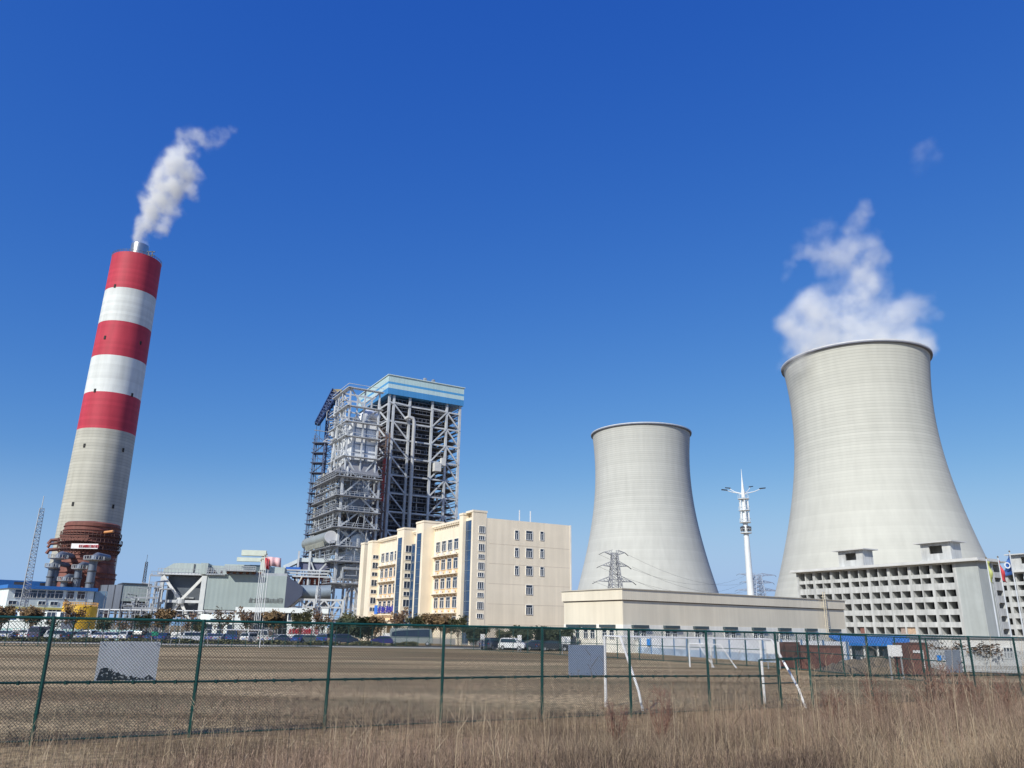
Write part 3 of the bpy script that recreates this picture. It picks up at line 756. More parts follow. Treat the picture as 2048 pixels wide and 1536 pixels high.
# striped penthouse: bands
zb = [hP, hP+(hT-hP)*.32, hP+(hT-hP)*.54, hP+(hT-hP)*.66, hT]
cols = [('sky_blue_sheet',(.07,.27,.56)),('pale_blue_sheet',(.50,.66,.68)),('sky_blue_sheet2',(.09,.33,.62)),('pale_green_sheet',(.47,.62,.62))]
for k, (nm, c) in enumerate(cols):
    mb = MB(); mb.box(-.5, LuB+.3, -.5, LvB, zb[k], zb[k+1]); o = mb.build('cladding_band', corr(nm, c, .6, 0, .4, .05), bh)
MB().box(-.8, LuB+.6, -.8, LvB+.3, hT, hT+.25).build('roof_edge', M('roof_edge_pale',(.55,.66,.66),.5), bh)
mb = MB()
for k in range(2): x = 13+k*3.2; mb.box(x, x+1, 1, 2, hT+.25, hT+1.2+.3*(k%2)); mb.lathe([(.5,hT+1.2),(.7,hT+1.6),(0.01,hT+2)], 10, (x+.5,1.5))
mb.build('roof_vent', steel, bh)
# columns
cx_ = [0.6]+[fb.xl(px, hP-2) for px in (789, 821, 866, 895)]+[LuB-.6]
cy_ = [0.6, 10, 20, LvB-.6]
z_lv = [hP-6*k-3 for k in range(12)]; z_lv = [z for z in z_lv if z > 4]
for i, x in enumerate(cx_):
    for j, y in enumerate(cy_):
        if i > 0 and j > 0 and not (i == len(cx_)-1): continue
        MB().beam((x, y, 0), (x, y, hP), .75).build('column', steel_l, bh)
# main beams and bracing
rnd = random.Random(11)
for k, z in enumerate(z_lv):
    mb = MB()
    mb.beam((.6,.6,z),(LuB-.6,.6,z),.4,.5); mb.beam((.6,.6,z),(.6,LvB-.6,z),.4,.5); mb.beam((LuB-.6,.6,z),(LuB-.6,LvB-.6,z),.4,.5)
    mb.build('floor_beam', steel_l, bh)
mb = MB()
def brace(xa, ya, za, xb, yb, zb_, w=.42): mb.beam((xa,ya,za),(xb,yb,zb_),w)
for k in range(len(z_lv)-1):
    z1, z0 = z_lv[k], z_lv[k+1]
    if k % 2 == 0:
        brace(cx_[1], .3, z1, cx_[2], .3, z0); brace(cx_[3], .3, z0, cx_[4], .3, z1)
    else:
        brace(cx_[1], .3, z1, cx_[2], .3, z0); brace(cx_[3], .3, z0, cx_[4], .3, z1)
    brace(cx_[4], .3, z1, cx_[5], .3, z0)
    brace(.3, cy_[0], z0, .3, cy_[1], z1); brace(.3, cy_[2], z0, .3, cy_[3], z1)
for (xa, xb) in ((0,1),(1,2),(3,4)): brace(cx_[xa], .3, hP-2.5, cx_[xb], .3, z_lv[0]+0, .5)
mb.build('brace_lattice', steel_l, bh)
# galleries: dark floor plates with railings, slightly inside
for k in range(26):
    z = hP-2-k*2.75
    if z < 3: break
    mb = MB(); x1 = LuB-1.2 if k % 3 else LuB*.86
    mb.box(cx_[1]+.5, x1, 1.6, 4.0, z-.25, z); mb.box(1.6, 4.0, 4.2, LvB-2, z-.25, z)
    mb.box(LuB-4, LuB-.5, 4, LvB-1, z-.3, z-.1)
    gl = mb.build('gallery', M('gallery_grating',(.16,.17,.18),.7,.3), bh)
    mb = MB()
    mb.beam((cx_[1]+.5,1.5,z+1.1),(x1,1.5,z+1.1),.14); mb.beam((cx_[1]+.5,1.5,z-.1),(x1,1.5,z-.1),.22)
    n = int((x1-cx_[1])/1.5)
    for i in range(n+1): mb.beam((cx_[1]+.5+i*1.5,1.5,z),(cx_[1]+.5+i*1.5,1.5,z+1.1),.1)
    mb.beam((1.5,4.2,z+1.1),(1.5,LvB-2,z+1.1),.14); mb.beam((1.5,4.2,z-.1),(1.5,LvB-2,z-.1),.4)
    mb.beam((LuB-.4,1,z+1.0),(LuB-.4,LvB-1,z+1.0),.14); mb.beam((LuB-.4,1,z-.1),(LuB-.4,LvB-1,z-.1),.3)
    mb.build('railing', M('rail_grey',(.22,.23,.26),.5,.2), gl)
# furnace casing inside with upright tube stays
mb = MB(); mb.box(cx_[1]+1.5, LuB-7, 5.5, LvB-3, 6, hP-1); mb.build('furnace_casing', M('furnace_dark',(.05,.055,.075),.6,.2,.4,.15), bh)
for k in range(15):
    z = hP-4.5-k*5
    if z < 5: break
    mb = MB()
    for i in range(26):
        x = cx_[1]+2.5+i*(LuB-11-cx_[1])/26
        if rnd.random() < .75: mb.beam((x, 5.2, z+rnd.uniform(-.3,.5)), (x, 5.2, z+2.6+rnd.uniform(-.5,.7)), .22)
    mb.beam((cx_[1]+2, 5.1, z), (LuB-8, 5.1, z), .35)
    mb.build('tube_stay', M('stay_grey',(.17,.18,.21),.6,.3), bh)
# tall white pipe with elbow
xp = fb.xl(826, hP-12, -.8); zt_ = fb.z(840, xp)
mb = MB(); mb.tube([(xp,-1.4,2),(xp,-1.4,zt_-1),(xp-.5,-1.4,zt_+.2),(xp-2,-1.2,zt_+.5),(xp-2.6,0,zt_)], .62, 12); mb.build('steam_pipe', M('pale_pipe',(.50,.50,.49),.4,.2), bh, smooth='auto')
# stair tower at the near corner (brownish)
mb = MB()
for x in (-3.4, .2):
    for y in (-3.0, .2): mb.beam((x,y,0),(x,y,hP-14),.4)
for k in range(int((hP-14)/3)):
    z = 2+k*3; 
    mb.beam((-3.4,-3,z),(.2,-3,z),.25); mb.beam((-3.4,-3,z),(-3.4,.2,z),.25)
    s = 1 if k % 2 else -1; mb.beam((-1.6-1.5*s,-2.4,z),(-1.6+1.5*s,-2.4,z+3),.5,.2); mb.beam((-1.6-1.5*s,-2.9,z+1),(-1.6+1.5*s,-2.9,z+4),.12)
mb.build('stair_tower', M('weathered_brown_steel',(.22,.155,.125),.7,.1,.3,.8), bh)
mb = MB(); z = hP-22; mb.box(-.4,.4,-.4,.4,z-14,z); mb.build('red_riser', M('red_primer',(.45,.06,.04),.6), bh)
# scattered pipework in view behind the frame
for k in range(34):
    z = rnd.uniform(6, hP-6); x = rnd.uniform(cx_[1]+1, LuB-2); y = rnd.uniform(2, 5); mb = MB()
    p = [(x,y,z)]
    for q in range(3):
        a = rnd.choice((0,2)); d = rnd.uniform(-6, 6); l = list(p[-1]); l[a] += d
        l[0] = min(max(l[0], 2), LuB-2); l[2] = min(max(l[2], 3), hP-2); p.append(tuple(l))
    mb.tube(p, rnd.choice((.18,.25,.4)), 6); mb.build('pipe', rnd.choice((steel, steel_l, MATS['pale_pipe'], pipe_b)), bh)
mb = MB(); p = fb.hit(873, 935, y=-.6); mb.box(p.x-1.2,p.x+1.2,-1.8,-.1,p.z-1.4,p.z+1.4); mb.box(p.x+1.4,p.x+3,-1.4,-.1,p.z+.8,p.z+3.4); mb.build('hoist_cabin', M('cabin_white',(.6,.6,.58),.5), bh)

# ---------------- reactor frame in front of it, to the left ----------------
SY = 222.0
P0 = Vector((xat(686, SY, 45), SY, 0)); fs = Fr(P0, 60)
sr = fs.emp('reactor_frame', 'dense grey steel frame with ducts and drum, attached left of the boiler house', 'steel frame building')
zz = [fs.z(py) for py in (1240, 1166, 1122, 1092, 1054, 1021, 991, 953)]
LuS = fs.xl(758, 45); LvS = fs.yl(634, zz[-1]); LvS = min(LvS, 40)
print('REACTOR', LuS, LvS, [round(z,1) for z in zz])
zTop2 = fs.z(776, 2, 2)
for x in (0, LuS):
    for y in (0, LvS/3, LvS*2/3, LvS): MB().beam((x,y,0),(x,y,zz[-1]),.6).build('column', steel_l, sr)
for k, z in enumerate(zz):
    mb = MB()
    for (a, b_) in (((0,0),(LuS,0)),((0,0),(0,LvS)),((LuS,0),(LuS,LvS)),((0,LvS),(LuS,LvS))): mb.beam((*a,z),(*b_,z),.45,.6)
    for q in range(1, 5): mb.beam((-1.6, LvS*q/5, z),(LuS, LvS*q/5, z), .3, .5)
    lv = mb.build('floor_beam', steel_l, sr)
    mb = MB(); mb.box(-2.2, -.35, -1, LvS+.5, z-.25, z); mb.box(-2.2, LuS+.5, -2.0, -.35, z-.25, z)
    gd = mb.build('platform', M('platform_grey',(.30,.31,.33),.6,.2), sr)
    mb = MB()
    for h_ in (.6, 1.15): mb.beam((-2.2,-2,z+h_),(-2.2,LvS,z+h_),.13); mb.beam((-2.2,-2,z+h_),(LuS,-2,z+h_),.13)
    for i in range(int(LvS/1.6)): mb.beam((-2.2,i*1.6,z),(-2.2,i*1.6,z+1.15),.1)
    for i in range(int(LuS/1.6)): mb.beam((i*1.6,-2,z),(i*1.6,-2,z+1.15),.1)
    mb.build('railing', steel, gd)
    # minor half-level on the left flank
    if k < len(zz)-1:
        zh = (z+zz[k+1])/2; mb = MB(); mb.box(-1.4,-.2,1,LvS-1,zh-.15,zh); mb.beam((-1.4,1,zh+1),(-1.4,LvS-1,zh+1),.12); mb.build('walkway', steel, sr)
mb = MB()
for k in range(len(zz)-1):
    z0, z1 = zz[k], zz[k+1]
    for s in (0,1):
        xa = 0 if s == 0 else LuS
        mb.beam((LuS/2, -.2, z1), (xa, -.2, z0), .42)
    for q in range(3):
        a, b_ = LvS*q/3, LvS*(q+1)/3
        if (q+k) % 2: mb.beam((-.2,a,z0),(-.2,b_,z1),.32)
        else: mb.beam((-.2,b_,z0),(-.2,a,z1),.32)
mb.beam((0,-.2,0),(LuS/2,-.2,zz[0]),.6); mb.beam((LuS,-.2,0),(LuS/2,-.2,zz[0]),.6)
mb.build('brace_lattice', steel_l, sr)
# ducts inside: dark casings and pale lagged ducts
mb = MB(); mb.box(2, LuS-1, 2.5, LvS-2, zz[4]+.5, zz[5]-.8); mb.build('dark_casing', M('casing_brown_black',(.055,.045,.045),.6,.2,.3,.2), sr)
mb = MB(); mb.box(3, LuS-1, 2.8, LvS-2, zz[5]+.6, zz[6]-.4); mb.box(4, LuS-2, 3, LvS-4, zz[6]+.5, zz[7]-.5); mb.build('lagged_duct', M('dull_lagging',(.26,.29,.34),.4,.55,.3,.3), sr)
mb = MB(); mb.box(1.5, LuS-.5, 3, LvS-6, zz[3]+.2, zz[4]-.6); mb.build('grey_casing', M('blue_grey_casing',(.22,.25,.29),.5,.3,.25,.2), sr)
mb = MB(); mb.box(LuS*.35, LuS+2, 1.5, 14, zz[1]+1.5, zz[2]-.5); mb.box(LuS*.3, LuS+1, 1.5, 10, zz[2], zz[3]-1); mb.build('pale_duct', M('pale_lagging',(.62,.66,.69),.4,.1,.2,.25), sr)
# round gable piece on the pale duct
mb = MB(); zc = zz[3]+.5
mb.tube([(LuS*.62, .9, zz[3]+1.0), (LuS*.62, 8, zz[3]+1.0)], 3.0, 20); mb.build('domed_duct', MATS['pale_lagging'], sr, smooth='auto')
# horizontal drum on the left flank with ribbed underside
zd = fs.z(1074, -1.6); mb = MB(); mb.tube([(-1.9,.5,zd),(-1.9,LvS*.95,zd)], 1.75, 28); dr = mb.build('drum', M('drum_grey_green',(.36,.39,.37),.45,.3,.12,.3), sr, smooth='auto')
mb = MB(); mb.tube([(-1.9,.2,zd),(-1.9,.5,zd)], 1.8, 28); mb.build('drum_end', M('drum_end_pale',(.62,.62,.62),.5), dr, smooth='auto')
mb = MB()
for k in range(20): y = 3+k*(LvS*.9-4)/20; mb.tube([(-3.3,y,zd-1.0),(-2.9,y,zd-2.4)], .13, 6)
mb.build('drum_rib', M('rib_straw',(.40,.41,.36),.6), dr)
# clutter: pipes, hangers, cable trays
rnd = random.Random(5)
for k in range(60):
    side = rnd.random() < .62; mb = MB(); z = rnd.uniform(4, zz[-1]+4)
    if side: p = [(rnd.uniform(-1.5,1.5), rnd.uniform(1,LvS-1), z)]
    else: p = [(rnd.uniform(1,LuS-1), rnd.uniform(-1.2,1.5), z)]
    for q in range(rnd.choice((2,3,4))):
        a = rnd.choice((0,1,2,2)); d = rnd.uniform(-6,6); l = list(p[-1]); l[a] += d*(.4 if a == (0 if side else 1) else 1)
        l[0] = min(max(l[0], -1.8), LuS); l[1] = min(max(l[1], -1.4), LvS); l[2] = min(max(l[2], 2), zz[-1]+3); p.append(tuple(l))
    mb.tube(p, rnd.choice((.15,.2,.3,.5)), 6); mb.build('pipe', rnd.choice((steel, steel_l, steel, pipe_b, steel_d, MATS['pale_pipe'], M('lagging_straw',(.48,.46,.38),.6))), sr)
mb = MB()
for k in range(210):   # thin hangers and stays
    z = rnd.uniform(5, zz[-1]+1); h_ = rnd.uniform(1.5, 5)
    if rnd.random() < .65: x, y = rnd.uniform(-1.6,.8), rnd.uniform(0,LvS); mb.beam((x,y,z),(x+rnd.uniform(-.3,.3),y+rnd.choice((0,0,rnd.uniform(-3,3))),z+h_),.13)
    else: x, y = rnd.uniform(0,LuS), rnd.uniform(-1.4,1); mb.beam((x,y,z),(x+rnd.choice((0,0,rnd.uniform(-2.5,2.5))),y,z+h_),.13)
mb.build('hanger_lattice', steel_l, sr)
# upper open storey block
z0_ = zz[-1]; xa, xb, ya, yb = 1.0, LuS*.93, 2, LvS*.62
zs_u = [fs.z(py, 1, 2) for py in (912, 872, 843, 812, 776)]
for x in (xa, (xa+xb)*.5, xb):
    for y in (ya, (ya+yb)/2, yb): MB().beam((x,y,z0_),(x,y,zs_u[-1]),.42).build('column', steel_l, sr)
for k, z in enumerate(zs_u):
    mb = MB(); e = 3.0 if k in (2,3) else 1.0
    for (a, b_) in (((xa-e*.3,ya),(xb+1,ya)),((xa,ya-e*.3),(xa,yb+e)),((xb,ya),(xb,yb)),((xa,yb),(xb,yb)),((xa,(ya+yb)/2),(xb,(ya+yb)/2))): mb.beam((*a,z),(*b_,z),.35,.45)
    mb.beam((xa-1,ya-1,z+1.1),(xb+1,ya-1,z+1.1),.14); mb.beam((xa-1,ya-1,z+1.1),(xa-1,yb+e,z+1.1),.14)
    mb.box(xa-1.2, xa-.3, ya-1, yb+e, z-.1, z+.1); mb.box(xa-1, xb+1, ya-1.2, ya-.3, z-.1, z+.1)
    mb.build('upper_floor', steel_l, sr)
mb = MB()
for k in range(len(zs_u)):
    a0 = z0_ if k == 0 else zs_u[k-1]; a1 = zs_u[k]; m_ = (ya+yb)/2
    mb.beam((xa,ya,a0),(xa,m_,a1),.35); mb.beam((xa,yb,a0),(xa,m_,a1),.35)
    if k in (0, 4): mb.beam((xa,ya,a1),((xa+xb)/2,ya,a0),.35); mb.beam((xb,ya,a1),((xa+xb)/2,ya,a0),.35)
    for q in range(4): y = rnd.uniform(ya,yb); mb.beam((xa-.5,y,a0),(xa-.5+rnd.uniform(-.3,.3),y+rnd.uniform(-3,3),a1),.22)
mb.build('upper_bracing', steel_l, sr)
# pale lagged reactor duct + hopper transition
p1 = fs.hit(712, 840, y=3); p2 = fs.hit(751, 925, y=3)
xd0, xd1 = p1.x, p2.x; zt1 = p1.z; zt0 = p2.z
print('DUCT', p1, p2)
mb = MB(); mb.box(xd0-.6, xd1, 3, 17, zt0, zt1); rd = mb.build('reactor_duct', M('bright_lagging',(.74,.76,.78),.4,.08,.1,.3), sr)
mb = MB()
for k in range(6): z = zt0+(zt1-zt0)*k/5; mb.box(xd0-.15, xd1+.15, 2.8, 17.2, z-.14, z+.14)
for x in (xd0, (xd0+xd1)/2, xd1): mb.box(x-.15, x+.15, 2.85, 3.0, zt0, zt1)
mb.build('duct_stiffener', MATS['dull_lagging'], rd)
mb = MB(); zl = zz[-1]+1.5
a_ = [(xd0-6,1.5,zl),(xd1+.8,1.5,zl),(xd1+.8,20,zl),(xd0-6,20,zl)]; b_ = [(xd0-.6,2.8,zt0-.2),(xd1+.2,2.8,zt0-.2),(xd1+.2,17,zt0-.2),(xd0-.6,17,zt0-.2)]
mb.add(a_+b_, [(3,2,1,0),(4,5,6,7),(0,1,5,4),(1,2,6,5),(2,3,7,6),(3,0,4,7)]); mb.build('transition_hopper', M('hopper_grey',(.30,.30,.31),.5,.3,.15,.3), sr)
mb = MB(); mb.tube([(xd0+3,6,zt1-1),(xd0+3.2,6,zt1+2),(xd0+5,7,zt1+3.5),(xd1+2,11,zt1+4)], 1.6, 14); mb.build('crossover_duct', MATS['bright_lagging'], sr, smooth='auto')
for k in range(30):
    mb = MB(); z = rnd.uniform(zz[-1]+2, zs_u[-1]-2); p = [(rnd.uniform(-.5,4), rnd.uniform(3,LvS*.7), z)]
    for q in range(3):
        a = rnd.choice((0,1,2)); l = list(p[-1]); l[a] += rnd.uniform(-5,5); l[2] = min(l[2], zs_u[-1]); p.append(tuple(l))
    mb.tube(p, rnd.choice((.15,.25,.4)), 6); mb.build('pipe', rnd.choice((steel, steel_l, MATS['bright_lagging'])), sr)

# ---------------- dark blue crane with boom behind the frame ----------------
KY = 262.0
def lattice(mb, p, q, w, n, ch=.22, br=.14, w2=None):
    p = Vector(p); q = Vector(q); d = (q-p).normalized(); w2 = w2 or w
    a = d.cross(Vector((0,1,0.01))).normalized(); b = a.cross(d)
    def cr(i, t):
        ww_ = (w+(w2-w)*t)/2; return p.lerp(q, t)+a*(ww_*(1 if i in (0,1) else -1))+b*(ww_*(1 if i in (0,3) else -1))
    for i in range(4):
        mb.beam(cr(i,0), cr(i,1), ch)
        for k in range(n):
            t0, t1 = k/n, (k+1)/n
            if k % 2: mb.beam(cr(i,t0), cr((i+1)%4,t1), br)
            else: mb.beam(cr((i+1)%4,t0), cr(i,t1), br)
            mb.beam(cr(i,t1), cr((i+1)%4,t1), br)
navy = M('navy_steel', (.025,.05,.14), .5, .2, .2, .4)
b0 = at(640, 1180, KY); t0 = at(663, 800, KY); kx = (b0.x+t0.x)/2
cr_ = empty('tower_crane', (kx, KY, 0), 0, 'dark blue lattice crane with short boom behind the steel frame', 'crane')
mb = MB(); lattice(mb, (0,0,0), (0,0,t0.z), 3.2, 36, .4, .22); mb.build('mast', navy, cr_)
j0, j1 = at(673, 784, KY), at(634, 848, KY-6)
mb = MB(); lattice(mb, (j0.x-kx,0,j0.z), (j1.x-kx,-6,j1.z), 2.6, 12, .4, .25, 1.2); mb.build('boom', navy, cr_)
mb = MB(); mb.box(j0.x-kx-1.5,j0.x-kx+2,-1.2,1.2,j0.z-.5,j0.z+.7); mb.build('machine_cab', M('cab_ochre',(.25,.20,.10),.6), cr_)
mb = MB(); mb.wire((j1.x-kx,-6,j1.z),(j1.x-kx,-6,30),.09); mb.wire((j1.x-kx+1.2,-6,j1.z),(j1.x-kx+1.2,-6,30),.09); mb.build('hoist_rope', steel_d, cr_)
# narrow stair scaffold on the frame's left flank
b0 = at(616, 1120, 240); t0 = at(641, 870, 240); kx = (b0.x+t0.x)/2
ss = empty('stair_scaffold', (kx, 240, 0), 0, 'narrow blue-grey stair scaffold at the left edge of the steel frame', 'scaffold')
mb = MB()
for x in (-1.6, 1.8):
    for y in (0, 3): mb.beam((x,y,0),(x,y,t0.z),.28)
for k in range(int(t0.z/3.2)):
    z = 1+k*3.2; s = 1 if k % 2 else -1
    mb.box(-2.2,2.2,-.4,3.4,z-.1,z+.1); mb.beam((-1.8*s,1,z),(1.8*s,1,z+3.2),.5,.2); mb.beam((-2.2,-.4,z+1.1),(2.2,-.4,z+1.1),.12)
mb.build('frame', M('blue_grey_scaffold',(.07,.10,.18),.6,.2), ss)
# ---------------- left complex ----------------
def fbox_frame(pxL, pxR, Y, name, label, cat, YR=None, group=None, zref=5):
    """frame whose local x runs from the left to the right front corner"""
    YR = YR or Y; A = Vector((xat(pxL, Y, zref), Y, 0)); B = Vector((xat(pxR, YR, zref), YR, 0))
    a = math.degrees(math.atan2(B.x-A.x, B.y-A.y)); f = Fr(A, a); f.L = (B-A).length
    return f, f.emp(name, label, cat, group)
pale_g = corr('pale_green_grey_sheet', (.40,.46,.44), .8, 0, .6, .04); grey_g = corr('grey_green_sheet', (.33,.395,.385), 1.2, 0, .6, .03)
blue_s = M('blue_sheet_roof', (.03,.17,.50), .5, 0, .1, .3); wcyan = M('pale_cyan_wall', (.74,.83,.82), .7, 0, .06, .5, 0, .1)
# far blue-roofed hall
f, b = fbox_frame(-60, 88, 300, 'storage_hall', 'distant hall with mid blue roof at the far left edge', 'hall', 318)
z1, z0 = f.z(1157), f.z(1172); MB().box(0,f.L,0,25,0,z0).build('wall', wcyan, b)
MB().box(-.4,f.L+.4,-.4,25.4,z0,z1).build('roof', blue_s, b)
for k in range(7): MB().box(12+k*9, 16+k*9, -.5, -.41, z0+.8, z0+2.2).build('louvre', steel_d, b)
# white building with blue eaves
f, b = fbox_frame(8, 181, 196, 'control_building', 'pale cyan building with bright blue eaves in front of the red tank', 'building', 210)
zr0, zr1 = f.z(1176), f.z(1169); MB().box(0,f.L,0,14,0,zr0).build('wall', wcyan, b)
MB().box(-.5,f.L+.6,-.6,14.5,zr0,zr1).build('roof', blue_s, b)
wq = window_proto('window', 1.9, 1.9, white, pane_m, 1, .35); wq2 = window_proto('window', 1.8, .9, white, pane_m, 1, 0)
for px in (38, 53, 66, 83, 101, 118, 140, 162): stamp(wq, f.hit(px, 1187+(px-38)*.03, y=-.02), b)
for px, py in ((25,1205),(84,1206),(108,1207)): stamp(wq2, f.hit(px, py, y=-.02), b)
mb = MB(); z = f.z(1215); mb.box(-.1,f.L+.1,-.25,-.01,z-.25,z+.25); mb.build('yellow_trim', M('yellow_paint',(.72,.62,.18),.5), b)
for k in range(6): x = 4+k*4.6; MB().box(x-.09,x+.09,-.08,-.01,z+.3,zr0).build('panel_joint', steel, b)
mb = MB(); mb.box(f.L+.6, f.L+3.6, 1, 9, 0, zr0+.2); mb.build('annex', M('annex_blue_glass',(.28,.42,.52),.3), b)
wl_ = window_proto('window', 1.8, 1.6, white, pane_m, 1, 0)
for px in (20, 45, 104, 120): stamp(wl_, f.hit(px, 1222, y=-.03), b)
# yellow tank
yx = at(158, 1230, 172).x; yr = at(190, 1230, 172).x-yx
yt = empty('storage_tank', (yx, 172, 0), 0, 'bright yellow round tank with railing behind a bare rusty tree', 'tank')
zt_ = zat(yx, 172-yr, 1213); mb = MB(); mb.lathe([(yr,0),(yr,zt_),(yr-.1,zt_+.15),(0.01,zt_+.6)], 48); mb.build('shell', M('tank_yellow',(.80,.47,.02),.5,0,.1,.6,0,.15), yt, smooth='auto')
mb = MB()
for k in range(40):
    a = 2*math.pi*k/40; a2 = a+.158; r = yr-.1
    mb.beam((r*math.cos(a),r*math.sin(a),zt_),(r*math.cos(a),r*math.sin(a),zt_+.9),.07)
    for h_ in (.45,.9): mb.beam((r*math.cos(a),r*math.sin(a),zt_+h_),(r*math.cos(a2),r*math.sin(a2),zt_+h_),.07)
mb.build('railing', M('rail_orange',(.65,.36,.08),.5), yt)
# lattice masts
def tri_mast(px0, py0, px1, py1, Y, w, n, name, label, mat, ch=.12, br=.08):
    b0, t0 = at(px0, py0, Y), at(px1, py1, Y); x = t0.x; e = empty(name, (x, Y, 0), 0, label, 'lattice mast')
    mb = MB(); cs = [(w*math.cos(t), w*math.sin(t)) for t in (.5, .5+2.094, .5+4.189)]; ht = t0.z
    for i in range(3):
        mb.beam((*cs[i],0),(cs[i][0]*.55,cs[i][1]*.55,ht),ch)
        for k in range(n):
            a, b2 = ht*k/n, ht*(k+1)/n; s0, s1 = 1-.45*k/n, 1-.45*(k+1)/n; j = (i+1)%3
            p, q = (i, j) if k % 2 else (j, i)
            mb.beam((cs[p][0]*s0,cs[p][1]*s0,a),(cs[q][0]*s1,cs[q][1]*s1,b2),br); mb.beam((cs[p][0]*s1,cs[p][1]*s1,b2),(cs[q][0]*s1,cs[q][1]*s1,b2),br)
    mb.build('lattice', mat, e); MB().beam((0,0,ht),(0,0,ht+3),.12).build('tip_rod', mat, e); return e
tri_mast(45, 1230, 83, 1017, 185, 1.15, 38, 'lattice_mast', 'tall slim grey lattice mast standing alone left of the chimney', steel, .12, .075)
tri_mast(290, 1170, 293, 1124, 330, 1.0, 22, 'lattice_mast', 'short thin lattice mast just showing above the pipe rack', steel_d, .2, .14)
tri_mast(633, 1270, 637, 1172, 160, .8, 18, 'lattice_mast', 'pale lattice mast behind the white gate hall wall', steel_l, .12, .08)
# transfer house on legs
f, b = fbox_frame(236, 291, 232, 'transfer_house', 'grey panelled transfer house on legs beside the red tank', 'building', 236)
zb_, zt_ = f.z(1202), f.z(1168); MB().box(0,f.L,0,9,zb_,zt_).build('wall', pale_g, b)
MB().box(-.3,f.L+.3,-.3,9.3,zt_,zt_+.35).build('roof', steel_d, b)
mb = MB()
for x in (.4, f.L/2, f.L-.4):
    for y in (.4, 8.6): mb.beam((x,y,0),(x,y,zb_),.5)
mb.beam((.4,.4,0),(f.L/2,.4,zb_),.35); mb.beam((f.L-.4,.4,0),(f.L/2,.4,zb_),.35); mb.beam((0,.3,zb_-1.2),(f.L,.3,zb_-1.2),.5); mb.build('leg_frame', steel, b)
f, b = fbox_frame(192, 236, 236, 'duct_house', 'shaded blue-grey duct house between red tank and transfer house', 'building', 232)
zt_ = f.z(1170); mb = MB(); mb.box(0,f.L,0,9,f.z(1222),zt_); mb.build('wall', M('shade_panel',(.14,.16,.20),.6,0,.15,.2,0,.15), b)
mb = MB()
for k in range(4): mb.box(f.L*k/3-.1,f.L*k/3+.1,-.15,-.01,f.z(1222),zt_)
for x in (.5, f.L-.5): mb.box(x-.3,x+.3,1,1.6,0,f.z(1222))
mb.build('rib', steel_d, b)
# hooded inlet structure with the big cross brace
f, b = fbox_frame(312, 402, 215, 'precipitator_inlet', 'open steel bay with big white cross brace under a rounded pale hood', 'steel frame building', 217)
L = f.L; zd = f.z(1147); zh = f.z(1125); zm = f.z(1202)
mb = MB(); pr = [(0,zd+.3),(L*.02,zd+(zh-zd)*.45),(L*.22,zh-.15),(L*.34,zh),(L,zh),(L,zd+.3)]
mb.slab([(x,0.2,z) for x,z in pr], (0,9,0)); mb.build('hood', pale_g, b)
mb = MB()
for x in (L*.70, L*.92): mb.box(x-.15,x+.15,-.02,.19,zd+.4,zh-.2)
mb.build('hood_stiffener', steel_d, b)
mb = MB(); mb.box(-1,L+.6,-.8,9.2,zd-.25,zd+.25); mb.build('deck', steel_l, b)
mb = MB()
for k in range(16):
    x = -1+k*(L+1.6)/15; mb.beam((x,-.8,zd),(x,-.8,zd+1.3),.12)
mb.beam((-1,-.8,zd+1.3),(L+.6,-.8,zd+1.3),.12); mb.build('railing', steel, b)
for x in (.3, L-.3):
    for y in (.2, 8.5): MB().beam((x,y,0),(x,y,zd-.25),.9).build('column', steel_l, b)
mb = MB(); mb.beam((.5,-.35,zd-.6),(L*.5,-.35,zm+.2),.7); mb.beam((L-.5,-.35,zd-.6),(L*.5,-.35,zm+.2),.7)
mb.beam((L*.5,-.35,zm),(0.5,-.35,0),.7); mb.beam((L*.5,-.35,zm),(L-.5,-.35,0),.7); mb.build('cross_brace', M('brace_white',(.70,.70,.67),.5), b)
mb = MB(); mb.beam((0,-.3,zm),(L,-.3,zm),.7); mb.lathe([(1.0,zm-.6),(1.0,zm+.6)], 12, (L*.5,-.5)); mb.build('tie_beam', steel_l, b)
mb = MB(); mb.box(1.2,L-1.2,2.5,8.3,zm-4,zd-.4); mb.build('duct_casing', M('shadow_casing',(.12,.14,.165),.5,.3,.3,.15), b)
mb = MB()
for k in range(5): mb.beam((1.5+k*.7,2.3,zd-2-k),(4+k*1.1,2.3,zm+1),.35)
mb.build('sloping_pipe', steel, b)
rnd = random.Random(21)
pr_, pk_ = fbox_frame(262, 312, 208, 'pipe_rack', 'tangle of upright grey pipes left of the cross-braced bay', 'pipe rack', 210)
Lp = pr_.L
for k in range(26):
    x = rnd.uniform(0, Lp); y = rnd.uniform(0, 5); zt_ = pr_.z(1148+rnd.uniform(0, 60) if x > Lp*.5 else 1190+rnd.uniform(0,30)); mb = MB()
    p = [(x,y,0),(x,y,zt_)]
    if rnd.random() < .6: p.append((x+rnd.uniform(-3,3), y, zt_+.3))
    mb.tube(p, rnd.choice((.14,.2,.3)), 6); mb.build('pipe', rnd.choice((steel, steel_l, steel_d, steel)), pk_)
for py in (1150, 1172, 1195, 1216, 1228):
    z = pr_.z(py); x0 = Lp*.55 if py < 1190 else -2
    mb = MB(); mb.beam((x0,-.3,z),(Lp,-.3,z),.3,.4); mb.beam((x0,-.3,z+1.1),(Lp,-.3,z+1.1),.1)
    for q in range(8): mb.beam((x0+(Lp-x0)*q/7,-.3,z),(x0+(Lp-x0)*q/7,-.3,z+1.1),.08)
    mb.build('walkway', steel, pk_)
